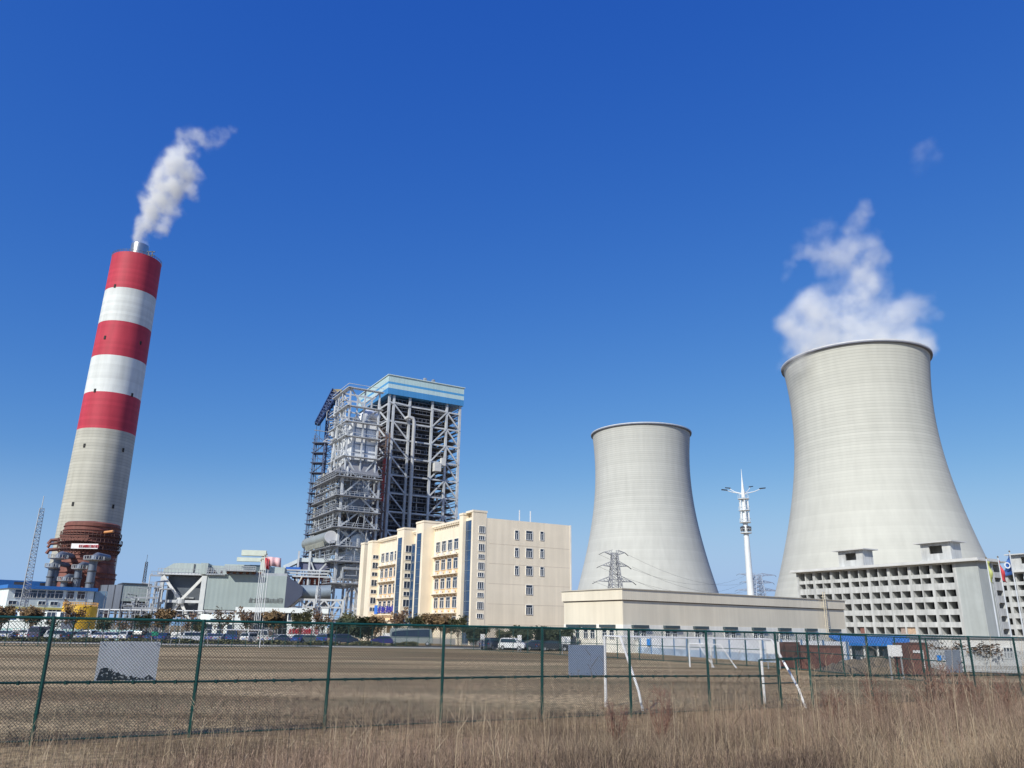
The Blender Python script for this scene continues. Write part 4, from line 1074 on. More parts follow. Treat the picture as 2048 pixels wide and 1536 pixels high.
# second, longer low rack along the foot
lr, lk_ = fbox_frame(196, 470, 188, 'pipe_bridge', 'long low pipe bridge behind the trees left of the white hall', 'pipe bridge', 190)
for i, py in enumerate((1219, 1226, 1236)):
    z = lr.z(py); mb = MB(); mb.tube([(0,.6*i,z),(lr.L,.6*i,z)], .15, 8); mb.build('pipe', (steel, steel_d, pipe_b)[i], lk_)
for k in range(14):
    x = lr.L*k/13; mb = MB(); mb.beam((x,-.2,0),(x,-.2,lr.z(1217)),.2); mb.beam((x,3,0),(x,3,lr.z(1217)),.2); mb.beam((x,-.3,lr.z(1222)),(x,3.1,lr.z(1222)),.15); mb.build('trestle', steel, lk_)
# grey precipitator block
f, b = fbox_frame(404, 566, 205, 'precipitator_block', 'large plain grey-green sheet block with platforms on its roof', 'industrial building', 209)
L = f.L; z0 = f.z(1219); z1 = f.z(1148); z2 = f.z(1142, L*.6)
mb = MB(); mb.box(0,L,0,16,z0,z1); mb.build('wall', grey_g, b)
mb = MB(); xe = f.xl(601, 8); mb.add([(L+.01,0,z0),(L+.01,0,z1),(xe,3,z0+(z1-z0)*.72),(xe,3,z0+4),(L+.01,16,z0),(L+.01,16,z1),(xe,16,z0+(z1-z0)*.72),(xe,16,z0+4)], [(0,3,2,1),(4,5,6,7),(1,2,6,5),(3,7,6,2),(0,4,7,3)])
mb.build('end_duct', M('end_duct_shaded',(.16,.19,.26),.5,0,.1,.2), b)  # shade of the right-hand end is put into its darker colour
mb = MB(); mb.box(-1.2,.0,-.2,16,z0-2,z1-.5); mb.build('corner_post', M('corner_pale',(.62,.64,.62),.6), b)
mb = MB()
xs0, xs1, xs2, xs3 = f.xl(418,20), f.xl(455,20), f.xl(460,20), f.xl(516,20)
mb.box(-2.0, xs0, .5, 12, z1, f.z(1126)); mb.build('inlet_hood', pale_g, b)
mb = MB(); mb.box(xs0, xs1, -.8, 10, f.z(1150), f.z(1147)); mb.box(xs1+.2, xs3, -2.6, 10, f.z(1142), f.z(1139)); mb.box(xs1+.2, L, .5, 12, z1, f.z(1142.5)); mb.build('roof_platform', steel, b)
mb = MB(); 
for z_ in (f.z(1143.5), f.z(1140), f.z(1136.5)): mb.beam((xs0,-.8,z_),(xs1,-.8,z_),.14)
for k in range(9): x = xs0+(xs1-xs0)*k/8; mb.beam((x,-.8,f.z(1150)),(x,-.8,f.z(1136.5)),.12)
for z_ in (f.z(1136), f.z(1132)): mb.beam((xs1,-2.6,z_),(xs3,-2.6,z_),.14)
for k in range(14): x = xs1+(xs3-xs1)*k/13; mb.beam((x,-2.6,f.z(1140)),(x,-2.6,f.z(1132)),.12)
mb.build('railing', steel, b)
mb = MB(); mb.box(xs0+.5, L*.95, 3, 12, f.z(1146), f.z(1129)); mb.box(xs1-1, L*.75, 4, 11, f.z(1129), f.z(1125)); mb.build('roof_housing', pale_g, b)
mb = MB()
for k in range(8): x = xs0+2+k*1.6; mb.lathe([(.35,f.z(1146)),(.5,f.z(1143)),(.2,f.z(1141))], 8, (x,-.2)); 
mb.build('insulator', M('brown_porcelain',(.16,.07,.05),.3), b)
q0, q1, q2 = f.hit(483,1110,y=1), f.hit(532,1112,y=1), f.hit(526,1140,y=1)
mb = MB(); mb.box(q0.x,q1.x,.5,2.5,q0.z-.1,q0.z+1.3); mb.box(q0.x-1,q1.x-1,.7,2.3,q0.z-1.6,q0.z-.6); mb.box(q2.x-.7,q2.x+.7,.8,2.2,q2.z,q0.z); mb.build('gantry', M('gantry_pale',(.60,.65,.55),.6), b)
mb = MB(); 
for k in range(7): glyph(mb, (L*.54+k*L*.062, -.03, f.z(1203)), (1,0,0), (0,0,1), 1.25, 90+k)
mb.build('wall_lettering', M('faded_grey_letters',(.18,.20,.20),.7), b)
mb = MB()
for k in range(9): x = 1+k*(L-2)/8; mb.beam((x,1,0),(x,1,z0),.6); mb.beam((x,13,0),(x,13,z0),.6)
mb.beam((0,.8,z0-.5),(L,.8,z0-.5),.6); mb.beam((0,.7,z0-2.6),(L,.7,z0-2.6),.5); mb.build('support_frame', steel, b)
# conveyor gallery, ducts and trusses between block and boiler frame
f, b = fbox_frame(598, 668, 214, 'flue_duct', 'long shaded blue-grey flue duct on a white truss', 'duct', 216)
L = f.L; mb = MB(); mb.tube([(-1,4,f.z(1183)),(L*.5,4,f.z(1183)),(L*.85,4,f.z(1181))], (f.z(1168)-f.z(1197))/2, 20); mb.build('duct', M('duct_blue_grey',(.27,.33,.38),.45,.2,.15,.25), b, smooth='auto')
mb = MB(); za, zb2 = f.z(1199), f.z(1214)
mb.beam((-2,-.5,za),(L+2,-.5,za),.5); mb.beam((-2,-.5,zb2),(L+2,-.5,zb2),.4)
for k in range(8):
    x = -2+k*(L+4)/8; w_ = (L+4)/8; mb.beam((x,-.5,za if k%2 else zb2),(x+w_,-.5,zb2 if k%2 else za),.4)
for x in (-2, L*.4, L+2): mb.beam((x,-.5,0),(x,-.5,za),.6); mb.beam((x,7,0),(x,7,za),.6)
mb.build('truss', steel_l, b)
f, b = fbox_frame(556, 622, 222, 'conveyor_gallery', 'sloping white-roofed conveyor gallery above rusty red pipes', 'conveyor gallery', 224)
L = f.L; za, zb2 = f.z(1131), f.z(1118, L)
mb = MB(); mb.slab([(0,0,za-1.2),(L*.5,0,zb2-.9),(L+5,0,zb2-.9),(L+5,0,zb2+.2),(L*.5,0,zb2+.2),(0,0,za)], (0,5,0)); mb.build('roof', M('gallery_roof_pale',(.55,.60,.60),.5), b)
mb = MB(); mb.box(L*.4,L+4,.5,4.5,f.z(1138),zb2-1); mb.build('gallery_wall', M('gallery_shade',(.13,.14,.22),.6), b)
mb = MB()
for x in (L*.45, L*.8): mb.beam((x,-.4,0),(x,-.4,zb2+2),.5)
mb.beam((L*.85,-.5,zb2-1),(L,-.5,f.z(1145)),.4); mb.beam((L+3,-.5,zb2-1),(L+.5,-.5,f.z(1145)),.4)
for py in (1140, 1146, 1152): mb.box(-1+ (py-1140)*.2, L+4, -1.2, -.4, f.z(py)-.2, f.z(py)+.2)
mb.build('support', steel_l, b)
for k in range(7):
    x = L*.42+k*1.5; mb = MB(); mb.tube([(x,1.5,f.z(1172)),(x,1.5,f.z(1155)),(x-1.0,1.5,f.z(1152))], .55, 10); mb.build('red_pipe', M('rust_red_pipe',(.38,.085,.045),.6,0,.25,.5), b, smooth='auto')
mb = MB(); mb.box(L*.2-1,L*.2+3,-.8,1,f.z(1142),f.z(1134)); mb.build('blue_cover', M('tarp_blue',(.02,.12,.45),.6), b)
mb = MB(); mb.beam((L*.62,-1.5,f.z(1152)),(L*.48,-1.5,f.z(1172)),.35); mb.build('strut', M('strut_cream',(.7,.62,.5),.5), b)
# white gate hall
f, b = fbox_frame(470, 656, 166, 'gate_hall', 'low white flat-roofed hall with dark glazed front behind the flagpoles', 'hall', 170)
L = f.L; zt_ = f.z(1214); zm = f.z(1224); xg0, xg1 = f.xl(500,4), f.xl(574,4)
white_w = M('white_cladding', (.80,.84,.82), .5, 0, .04, .4, 0, .06)
mb = MB(); mb.box(0, L, -.4, 12, zm, zt_); mb.box(0, xg0, 0, 12, 0, zm); mb.box(xg1, L, 0, 12, 0, zm); mb.box(xg0, xg1, 6, 12, 0, zm)
mb.build('wall', white_w, b)
mb = MB(); mb.box(xg0, xg1, 2.5, 2.7, 0, zm); gl = mb.build('glazing', glassy('hall_dark_glass',(.05,.055,.06),.15), b)
mb = MB()
for k in range(9): x = xg0+(xg1-xg0)*k/8; mb.box(x-.08,x+.08,2.35,2.5,0,zm)
mb.box(xg0,xg1,2.38,2.5,2.4,2.55); mb.build('mullion', steel, gl)
for px in (502, 548): x = f.xl(px,4); MB().box(x-.5,x+.5,0.2,1,0,zm).build('pillar', M('dark_stone_pillar',(.10,.09,.09),.5), b)
wv = window_proto('window', 1.5, 2.6, white, pane_m, 1, 0); stamp(wv, f.hit(584,1228,y=-.02), b); stamp(wv, f.hit(634,1226,y=-.42), b)
mb = MB(); ql, qr = f.hit(576,1262,y=-.05), f.hit(632,1262,y=-.05)
for k in range(11): glyph(mb, (ql.x+k*(qr.x-ql.x)/11, -.05, ql.z-.5), (1,0,0), (0,0,1), 1.1, 120+k)
mb.build('red_lettering', M('red_letters',(.55,.03,.05),.6), b)
mb = MB(); mb.box(f.xl(556,2), L, -3, -2.8, .3, f.z(1267)); mb.build('screen_wall', M('white_screen',(.76,.77,.80),.6), b)
f, b = fbox_frame(398, 466, 176, 'side_building', 'small white building with dark ribbon window left of the gate hall', 'building', 177)
L = f.L; mb = MB(); mb.prism([(0,1.5),(1.5,0),(L,0),(L,9),(0,9)], 0, f.z(1228)); mb.build('wall', white_w, b)
MB().box(2.5, L-.3, -.1, -.01, f.z(1243), f.z(1237)).build('ribbon_window', pane_m, b)
for k in range(5): x = 2+k*2.1; MB().box(x,x+1.0,-.12,-.011,.3,f.z(1248)).build('door', pane_m, b)
# low hoarding wall with cyan panels, far left
f, b = fbox_frame(-20, 292, 152, 'hoarding_wall', 'pale cyan panel wall behind the parked cars at far left', 'wall', 152)
mb = MB(); mb.box(0,f.L,0,.25,0,f.z(1256)); mb.build('panel', M('cyan_panel',(.42,.66,.66),.6,0,.2,.6,0,.1), b)
mb = MB()
for k in range(24): x = f.L*k/23; mb.box(x-.08,x+.08,-.1,-.01,0,f.z(1255)+.1)
mb.build('panel_post', white, b)
f, b = fbox_frame(8, 126, 158, 'low_hut', 'low white hut with blue-framed windows behind the far left trees', 'hut', 158)
MB().box(0,f.L,0,5,0,f.z(1222)).build('wall', white_w, b)
for k in range(5): stamp(window_proto('window', 2.0, 1.4, blue_s, pane_m, 1, 0) if k == 0 else wl_, (1.6+k*2.6, -.02, f.z(1231)), b)
# flagpoles in front of the hall
cols = [None, None, (.62,.05,.07), (.70,.45,.47), None]
for i, (pxb, pyb, pxt, pyt) in enumerate([(505,1277,522,1122),(508,1278,526,1120),(511,1278,530,1112),(514,1279,534,1110),(517,1280,538,1124)]):
    Yf = 150.0; q = at(pxt, pyt, Yf); fp = empty('flagpole', (q.x, Yf, 0), 0, ['leftmost bare white flagpole of the five before the hall','second bare white flagpole from the left before the hall','middle flagpole of five, with a furled red flag',
        'flagpole before the hall flying a pale red and white flag','rightmost bare flagpole of the five before the hall'][i], 'flagpole', 'flagpoles in front of the white hall')
    MB().tube([(0,0,0),(0,0,q.z*.6),(0,0,q.z)], [.08,.065,.05], 8).build('pole', white, fp, smooth='auto')
    MB().lathe([(.01,q.z+.3),(.16,q.z+.15),(.01,q.z)], 8).build('finial', M('finial_brass',(.6,.45,.2),.3,.8), fp)
    if cols[i]:
        mb = MB(); n = 12; fh = 1.7; W = 2.6 if i == 3 else .8; vsx = []; 
        for k in range(n+1):
            x = .1+W*k/n; y = .25*math.sin(k*1.1); dz = -.25*(k/n)**1.5
            vsx += [(x,y,q.z-.3+dz),(x+.1,y+.1,q.z-.3-fh+dz-(.3 if i==2 else 0))]
        mb.add(vsx, [(2*k,2*k+1,2*k+3,2*k+2) for k in range(n)]); fo_ = mb.build('flag', M('flag_%d'%i, cols[i], .7), fp, smooth=True)
        sm = fo_.modifiers.new('thick','SOLIDIFY'); sm.thickness = .02

# ---------------- telecom mast ----------------
TY = 190.0
b0, t0 = at(1506, 1192, TY), at(1482, 985, TY); tx = (b0.x+t0.x)/2
tme = empty('telecom_mast', (tx, TY, 0), 0, 'white tapering telecom pole with antenna tiers and four lamp arms', 'telecom mast')
def tz(py): return zat(tx, TY, py)
zT = tz(982); zr = tz(1066)
MB().tube([(0,0,0),(0,0,zr),(0,0,zT)], [1.0,.62,.45], 20).build('pole', M('mast_white',(.74,.77,.77),.4,.1), tme, smooth='auto')
MB().tube([(0,0,zT),(0,0,tz(955)),(0,0,tz(938))], [.4,.12,.04], 12).build('spire', MATS['mast_white'], tme, smooth='auto')
for i, py in enumerate((1066, 1045, 1021, 998)):
    z = tz(py); mb = MB(); mb.lathe([(.5,z-.08),(1.35,z-.08),(1.35,z+.06),(.5,z+.06)], 24, closed=True); mb.lathe([(1.3,z+.9),(1.35,z+.9),(1.35,z+.96),(1.3,z+.96)], 24, closed=True)
    for k in range(12): a = k*math.pi/6; mb.beam((1.32*math.cos(a),1.32*math.sin(a),z),(1.32*math.cos(a),1.32*math.sin(a),z+.95),.04)
    mb.build('ring_platform', MATS['mast_white'], tme)
for i, (py0, py1) in enumerate(((1043,1024),(1019,1001))):
    for k in range(6):
        a = k*math.pi/3+.4; x, y = 1.0*math.cos(a), 1.0*math.sin(a); mb = MB(); z0, z1 = tz(py0), tz(py1)
        mb.box(x-.15,x+.15,y-.1,y+.1,z0,z1); mb.build('antenna', M('antenna_white',(.70,.72,.72),.4), tme)
for k in range(5):
    a = k*1.25; x, y = 1.0*math.cos(a), 1.0*math.sin(a); MB().box(x-.3,x+.3,y-.25,y+.25,tz(1062),tz(1053)).build('radio_unit', steel_d, tme)
za = tz(988)
for i, (dx, dy, dz) in enumerate(((-4.3,0,.9),(4.6,0,1.4),(-2.6,3,1.9),(2.9,3,2.3))):
    MB().tube([(0,0,za),(dx*.6,dy*.6,za+dz*.45),(dx,dy,za+dz)], [.14,.1,.07], 8).build('lamp_arm', MATS['mast_white'], tme, smooth='auto')
    mb = MB(); mb.beam((dx*.9,dy*.9,za+dz),(dx*1.22,dy*1.22,za+dz*1.12),.55,.22); mb.build('lamp_head', M('lamp_dark',(.03,.035,.05),.4), tme)

# ---------------- transmission towers ----------------
def pylon(px, pyt, pyb, Y, w, arms, name, label, mat, ch, br, rot=.25):
    x = at(px, pyt, Y).x; e = empty(name, (x, Y, 0), rot, label, 'pylon', 'transmission towers beyond the plant')
    ht = zat(x, Y, pyt); mb = MB(); n = 16
    def wd(z): return w*(1-z/ht)**1.1*.5+w*.16
    for k in range(n):
        z0, z1 = ht*k/n, ht*(k+1)/n; a, b2 = wd(z0), wd(z1); c0 = [(a,a),(-a,a),(-a,-a),(a,-a)]; c1 = [(b2,b2),(-b2,b2),(-b2,-b2),(b2,-b2)]
        for i in range(4):
            j = (i+1)%4; mb.beam((*c0[i],z0),(*c1[i],z1),ch); mb.beam((*c0[i],z0),(*c1[j],z1),br); mb.beam((*c0[j],z0),(*c1[i],z1),br); mb.beam((*c1[i],z1),(*c1[j],z1),br)
    mb.build('lattice', mat, e)
    for py, L, dr in arms:
        z = zat(x, Y, py); mb = MB(); a = wd(z)
        for s in (-1,1):
            for yy in (-a,a): mb.beam((s*a,yy,z),(s*L,0,z+dr),ch*.9); mb.beam((s*a,yy,z+1.8),(s*L,0,z+dr),ch*.7)
            for q in range(4): t = q/4; mb.beam((s*(a+(L-a)*t),-a*(1-t),z+dr*t),(s*(a+(L-a)*t),a*(1-t),z+1.8*(1-t)+dr*t),br)
        mb.build('cross_arm', mat, e)
        mb = MB()
        for s in (-1,1): mb.beam((s*L,0,z+dr),(s*(L+1.8),1,z+dr-1.0),.2)
        mb.build('insulator_string', steel_d, e)
    return x, ht
pym = M('pylon_grey', (.27,.28,.31), .6, .3)
px_, pyht = pylon(1229, 1106, 1180, 300, 6, [(1110, 4.2, 1.0), (1133, 5.2, .3), (1163, 7, .0)], 'transmission_tower', 'dark lattice pylon standing before the smaller cooling tower', pym, .24, .14)
px2_, _ = pylon(1514, 1150, 1190, 560, 12, [(1152, 14, 1), (1166, 12, .5), (1181, 16, 0)], 'transmission_tower', 'distant pylon between the two cooling towers', M('pylon_hazed',(.34,.40,.50),.6,.1), .45, .3)  # far pylon: fading into the air is mixed into its pale blue colour
# power lines from the near tower towards the far one
for i, (py, L) in enumerate(((1110,5.5),(1133,6.5),(1163,8.3))):
    z = zat(px_, 300, py); mb = MB()
    for s in (-1, 1):
        p, q = Vector((px_+s*L, 300, z)), Vector((px2_+s*L*1.2, 560, zat(px2_, 560, (1152,1166,1181)[i])+1))
        pts = [p.lerp(q, t/14)-Vector((0,0,9*4*(t/14)*(1-t/14))) for t in range(15)]
        for a, b2 in zip(pts, pts[1:]): mb.wire(a, b2, .045)
    o = mb.build('power_line', steel_d); tag(o, ['topmost pair of power lines strung between the pylons','middle pair of power lines strung between the pylons','lowest pair of power lines strung between the pylons'][i], 'power line', 'power lines')

# ---------------- right-hand flagpoles ----------------
for i, (pxb, pyb, pxt, pyt, col, lab) in enumerate([(1999,1275,1972,1118,(.42,.46,.16),'flagpole with a hanging yellow-green flag beside the concrete block corner'),
        (2021,1275,1998,1116,(.50,.05,.06),'flagpole with a hanging red flag before the second concrete block'),(2047,1275,2021,1105,(.04,.12,.36),'taller flagpole with a blue flag bearing a white emblem')]):
    Yf = 92.0; q0, q1 = at(pxb, pyb, Yf), at(pxt, pyt, Yf); x = (q0.x+q1.x)/2; fp = empty('flagpole', (x, Yf, 0), 0, lab, 'flagpole', 'flagpoles by the concrete blocks')
    zt_ = zat(x, Yf, pyt); MB().tube([(0,0,0),(0,0,zt_)], [.1,.06], 8).build('pole', steel_l, fp, smooth='auto')
    MB().lathe([(.01,zt_+.25),(.12,zt_+.12),(.01,zt_)], 8).build('finial', MATS['finial_brass'], fp)
    mb = MB(); n = 10; hh = 2.3; W = 1.35 if i == 2 else .55; vsx = []; s = -1 if i == 2 else 1
    for k in range(n+1):
        t = k/n; zz_ = zt_-.2-hh*t; wv_ = W*(.15+.85*t if i else .6)
        vsx += [(.06*s, .05, zz_), (s*(.06+wv_), .22*math.sin(k*.9), zz_-(.5 if i == 2 else .1)*(1-t)-.3*t)]
    mb.add(vsx, [(2*k,2*k+1,2*k+3,2*k+2) for k in range(n)]); fl_ = mb.build('flag', M('flag_r%d'%i, col, .7, 0, .2, 2), fp, smooth=True); sm = fl_.modifiers.new('thick','SOLIDIFY'); sm.thickness = .03
    if i == 2:
        mb = MB(); mb.lathe([(.36,0),(.36,.03),(.24,.03),(.24,0)], 16, closed=True); e_ = mb.build('emblem', white, fl_); e_.rotation_euler = (R(90),0,0); e_.location = (-.7,-.28,zt_-1.5)
# ---------------- near chain-link fence ----------------
fence = empty('chain_link_fence', (FA.x, FA.y, 0), 0, 'dark green chain-link fence running across the whole foreground', 'fence')
Fo = Vector((FA.x, FA.y, 0))
top_px = {-1:1234,0:1236,1:1243,2:1246.5,3:1249.5,4:1253,5:1257,6:1260.5,7:1264.5}
def top_y(i): # picture row of the top rail at post position i
    x = (108+328.8*i)/(1+.0785*i); return 1236+.0203*(x-108)
def mid_y(i):
    x = (108+328.8*i)/(1+.0785*i); return np.interp(x, [-300,0,405,663,888,1083,1411,1555,1743,2048,3000], [1370,1366,1363,1359,1356,1353,1352,1352,1351,1350,1349])
def fz(i, py): p = fence_pt(i); return zat(p.x, p.y, py)
idx = [-1,0,1,2,3,4,5,6,7,7.5,8.5,9.5,10.5,11.5,12.5,13.5]
HT = {i: fz(i, top_y(i)) for i in idx}; HM = {i: fz(i, mid_y(i)) for i in idx}
print('FENCE', FA, FD, FD.length, [round(HT[i],2) for i in idx], [round(HM[i],2) for i in idx])
def FP(i, z): p = fence_pt(i)-Fo; return Vector((p.x, p.y, z))
for i in idx:
    gb_ = gz(*fence_pt(i).xy)
    mb = MB(); mb.tube([FP(i,gb_-.2), FP(i,HT[i]+.04)], .048, 12)
    for t in (.25,.45,.7,.9):   # tie bands
        z = gb_+(HT[i]-gb_)*t; mb.tube([FP(i,z-.02), FP(i,z+.02)], .058, 8)
    mb.build('post', green, fence, smooth='auto')
pd = FD.normalized(); wire_m = M('mesh_green_wire', (.006,.022,.024), .5, 0, .2, 4)
for a, b_ in zip(idx, idx[1:]):
    gate = (a == 7)
    mb = MB(); mb.tube([FP(a,HT[a]), FP(b_,HT[b_])], .036, 10); mb.build('top_rail', green, fence, smooth='auto')
    if not gate:
        mb = MB(); mb.tube([FP(a,HM[a]), FP(b_,HM[b_])], .030, 10)
        m_b = MB(); m_b.tube([FP(a,.12), FP(b_,.12)], .022, 8); m_b.build('bottom_rail', green, fence, smooth='auto')
        ck = mb; n = 7
        for k in range(1, n):
            for HH in (HM,):
                z = HH[a]+(HH[b_]-HH[a])*k/n; p = FP(a+(b_-a)*k/n, z); ck.tube([p-Vector((0,0,.05)), p+Vector((0,0,.04))], .045, 6)
        ck.build('mid_rail', green, fence, smooth='auto')
    # woven wires
    mb = MB(); L = (b_-a)*FD.length; z_lo = .1; z_hi = min(HT[a], HT[b_])-.03
    if gate: z_lo = fz(7, 1316)
    hh = z_hi-z_lo; s = .080; k0 = int(-hh/s)-1
    for sg_ in (1,-1):
        c = k0
        while c*s < L+.01:
            s0 = c*s; s1 = s0+hh; t0, t1 = max(0,-s0/hh), min(1,(L-s0)/hh)
            if t1 > t0:
                za, zb_ = (z_lo+hh*t0, z_lo+hh*t1) if sg_ > 0 else (z_hi-hh*t0, z_hi-hh*t1)
                pa, pb = FP(a,0)+pd*(s0+hh*t0)+FN*.042, FP(a,0)+pd*(s0+hh*t1)+FN*.042
                mb.wire((pa.x,pa.y,za),(pb.x,pb.y,zb_),.0048)
            c += 1
    mb.build('wire_mesh', wire_m, fence)
# opening frame in the fence
zg = fz(7, 1317); gf = MB(); gf.tube([FP(7,zg),FP(7.5,zg)], .035, 10); gf.tube([FP(7,zg)-pd*-.08+Vector((0,0,0)), FP(7,0)+pd*.08], .03, 8); gf.build('lintel_rail', green, fence, smooth='auto')
go = FP(7.06,0)-FN*1.15+Fo
gt = empty('open_gate', (go.x, go.y, 0), 0, 'low green gate frame standing open inside the fence doorway', 'gate')
dgt = (Vector((*fence_pt(7.66).xy,0))-FN*1.2-go); zz_ = zat(go.x, go.y, 1320)
g = MB(); g.tube([(0,0,.05),(0,0,zz_)], .035, 8); g.tube([(dgt.x,dgt.y,.05),(dgt.x,dgt.y,zz_)], .035, 8); g.tube([(0,0,zz_),(dgt.x,dgt.y,zz_)], .03, 8); g.tube([(0,0,zz_*.5),(dgt.x,dgt.y,zz_*.5)], .022, 8); g.build('frame', green, gt, smooth='auto')

# boards tied to the fence
def on_fence(px, py, off=0.03):
    n = FN; P = Fo-FN*off; d = ray(px, py); return CP+d*((P-CP).dot(n)/d.dot(n))
def board(tl, br, mat, name, label, dark=None, off=0.045):
    a, c = on_fence(*tl, off), on_fence(*br, off); o = empty(name, ((a.x+c.x)/2,(a.y+c.y)/2,c.z), 0, label, 'board', 'boards tied to the green fence')
    O = Vector(o.location); mb = MB(); z0, z1 = c.z, a.z; p, q = Vector((a.x,a.y,0)), Vector((c.x,c.y,0))
    def V(t, z): r = p.lerp(q, t); return (r.x-O.x, r.y-O.y, z-O.z)
    rnd = random.Random(9); pts = [V(0,z0),V(.33,z0+.01),V(.66,z0-.01),V(1,z0)]+[V(1,z1),V(.5,z1+.008),V(0,z1)]
    mb.slab(pts, -FN*.012); mb.build('sheet', mat, o)
    rb = MB()
    for t in (.06,.5,.94):
        for z in (z0+.06, z1-.06): v = Vector(V(t,z))+FN*.01; rb.tube([v, v+FN*.03], .012, 6)
    rb.build('tie', steel_d, o)
    if dark:
        mb = MB(); H_ = z1-z0
        prof = [0,.30,.33,.34,.31,.30,.22,.20,.21,.14,.15,.10,.09,.12,.05,.09,.06,.03,.05,.10,.13,.08,0]
        n = len(prof)-1; ptl = [Vector(V(.03+.94*k/n, z0+.012))+FN*.004 for k in range(n+1)]; ptu = [Vector(V(.03+.94*k/n, z0+.012+H_*max(.01,prof[k]*.95)))+FN*.004 for k in range(n+1)]
        mb.add(ptl+ptu, [(k,k+1,n+1+k+1,n+1+k) for k in range(n)]); dk = mb.build('dark_print', M('dark_print',(.035,.045,.06),.5), o)
        mb = MB()
        for k in range(26):
            t = rnd.uniform(.06,.85); hmax = np.interp(t, np.linspace(0,1,n+1), prof)*.8; zz_ = z0+.03+H_*hmax*rnd.random(); w_ = rnd.uniform(.012,.05); h_ = rnd.uniform(.01,.035)
            v = [Vector(V(t,zz_)),Vector(V(t+w_,zz_+rnd.uniform(-.02,.02))),Vector(V(t+w_*.8,zz_+h_+.02)),Vector(V(t+.01,zz_+h_))]
            mb.add([u+FN*.007 for u in v], [(0,1,2,3)])
        mb.build('pale_fragments', M('pale_fragment',(.60,.64,.66),.6), dk)
    return o
board((201,1283),(311,1360),M('weathered_white_board',(.84,.86,.88),.55,0,.07,2,0,.1),'fence_board','largest white board on the fence with a torn dark print along its bottom',True)
board((1137,1290),(1209,1350),M('grey_blue_board',(.46,.54,.68),.6,0,.06,1),'fence_board','plain blue-grey board on the fence beside the white goal post')
board((1889,1300),(1926,1345),M('pale_grey_board',(.55,.60,.68),.6,0,.06,1),'fence_board','narrow grey board on the fence at the far right')

# ---------------- goals ----------------
gw = M('goal_white', (.80,.80,.80), .4, 0, .12, 5, 0, .15)
def pole(mb, p, q, r=.05): mb.tube([p, q], r, 10)
# near goal just inside the fence
a0, a1 = ground(1212,1414), ground(1530,1407); r0, r1 = ground(1286,1422), ground(1612,1417)
ng = empty('football_goal', (a0.x, a0.y, 0), 0, 'nearest white football goal just behind the green fence, one rear stay bent', 'football goal', 'football goals on the field')
O = Vector((a0.x,a0.y,0)); zt0, zt1 = zat(a0.x,a0.y,1272), zat(a1.x,a1.y,1278); print('GOAL', a0, a1, zt0, zt1, (a1-a0).length)
mb = MB(); pole(mb, (0,0,0), (0,0,zt0), .055); mb.build('post', gw, ng, smooth='auto')
A1 = Vector((a1.x,a1.y,0))-O; mb = MB(); pole(mb, A1, A1+Vector((0,0,zt1)), .055); mb.build('post', gw, ng, smooth='auto')
mb = MB(); pole(mb, (0,0,zt0), A1+Vector((0,0,zt1)), .032); mb.build('crossbar', gw, ng, smooth='auto')
for (P_0, zt_, rr_, pxk) in ((Vector((0,0,0)), zt0, r0, 1258), (A1, zt1, r1, 1562)):
    rb = Vector((rr_.x,rr_.y,0))-O; kt = P_0.lerp(rb, .45 if pxk == 1258 else .3); mb = MB(); K = Vector((kt.x,kt.y,zt_-.02)); mdl = kt.lerp(rb, .8)
    mb.tube([P_0+Vector((0,0,zt_)), K], .04, 10); mb.tube([K, Vector((mdl.x,mdl.y,.75)), Vector((rb.x,rb.y,0))], .048, 10); mb.build('rear_stay', gw, ng, smooth='auto')
kk0 = Vector((0,0,0)).lerp(Vector((r0.x,r0.y,0))-O,.45); kk1 = A1.lerp(Vector((r1.x,r1.y,0))-O,.3)
mb = MB(); mb.tube([(kk0.x,kk0.y,zt0-.02),(kk1.x,kk1.y,zt1-.02)], .022, 8); mb.build('rear_bar', gw, ng, smooth='auto')
def far_goal(pxa, pxb, pyb, pyt, label, dep):
    a, b2 = ground(pxa, pyb), ground(pxb, pyb+(1 if pxb > pxa else 0)); g = empty('football_goal', (a.x,a.y,0), 0, label, 'football goal', 'football goals on the field')
    B = Vector((b2.x-a.x,b2.y-a.y,0)); zt_ = zat(a.x,a.y,pyt); D = Vector(dep)
    for P in (Vector((0,0,0)), B):
        mb = MB(); mb.tube([P, P+Vector((0,0,zt_))], .07, 8); mb.build('post', gw, g, smooth='auto')
        mb = MB(); mb.tube([P+Vector((0,0,zt_)), P+D*.4+Vector((0,0,zt_)), P+D], .05, 8); mb.build('rear_stay', gw, g, smooth='auto')
    mb = MB(); mb.tube([(0,0,zt_), B+Vector((0,0,zt_))], .07, 8); mb.build('crossbar', gw, g, smooth='auto')
far_goal(405, 519, 1294, 1259, 'distant white football goal before the parked cars and flagpoles', (0,2,0))
far_goal(1380, 1424, 1334, 1288, 'small white goal in the middle distance near the blue-striped wall', (1.9,-.6,0))
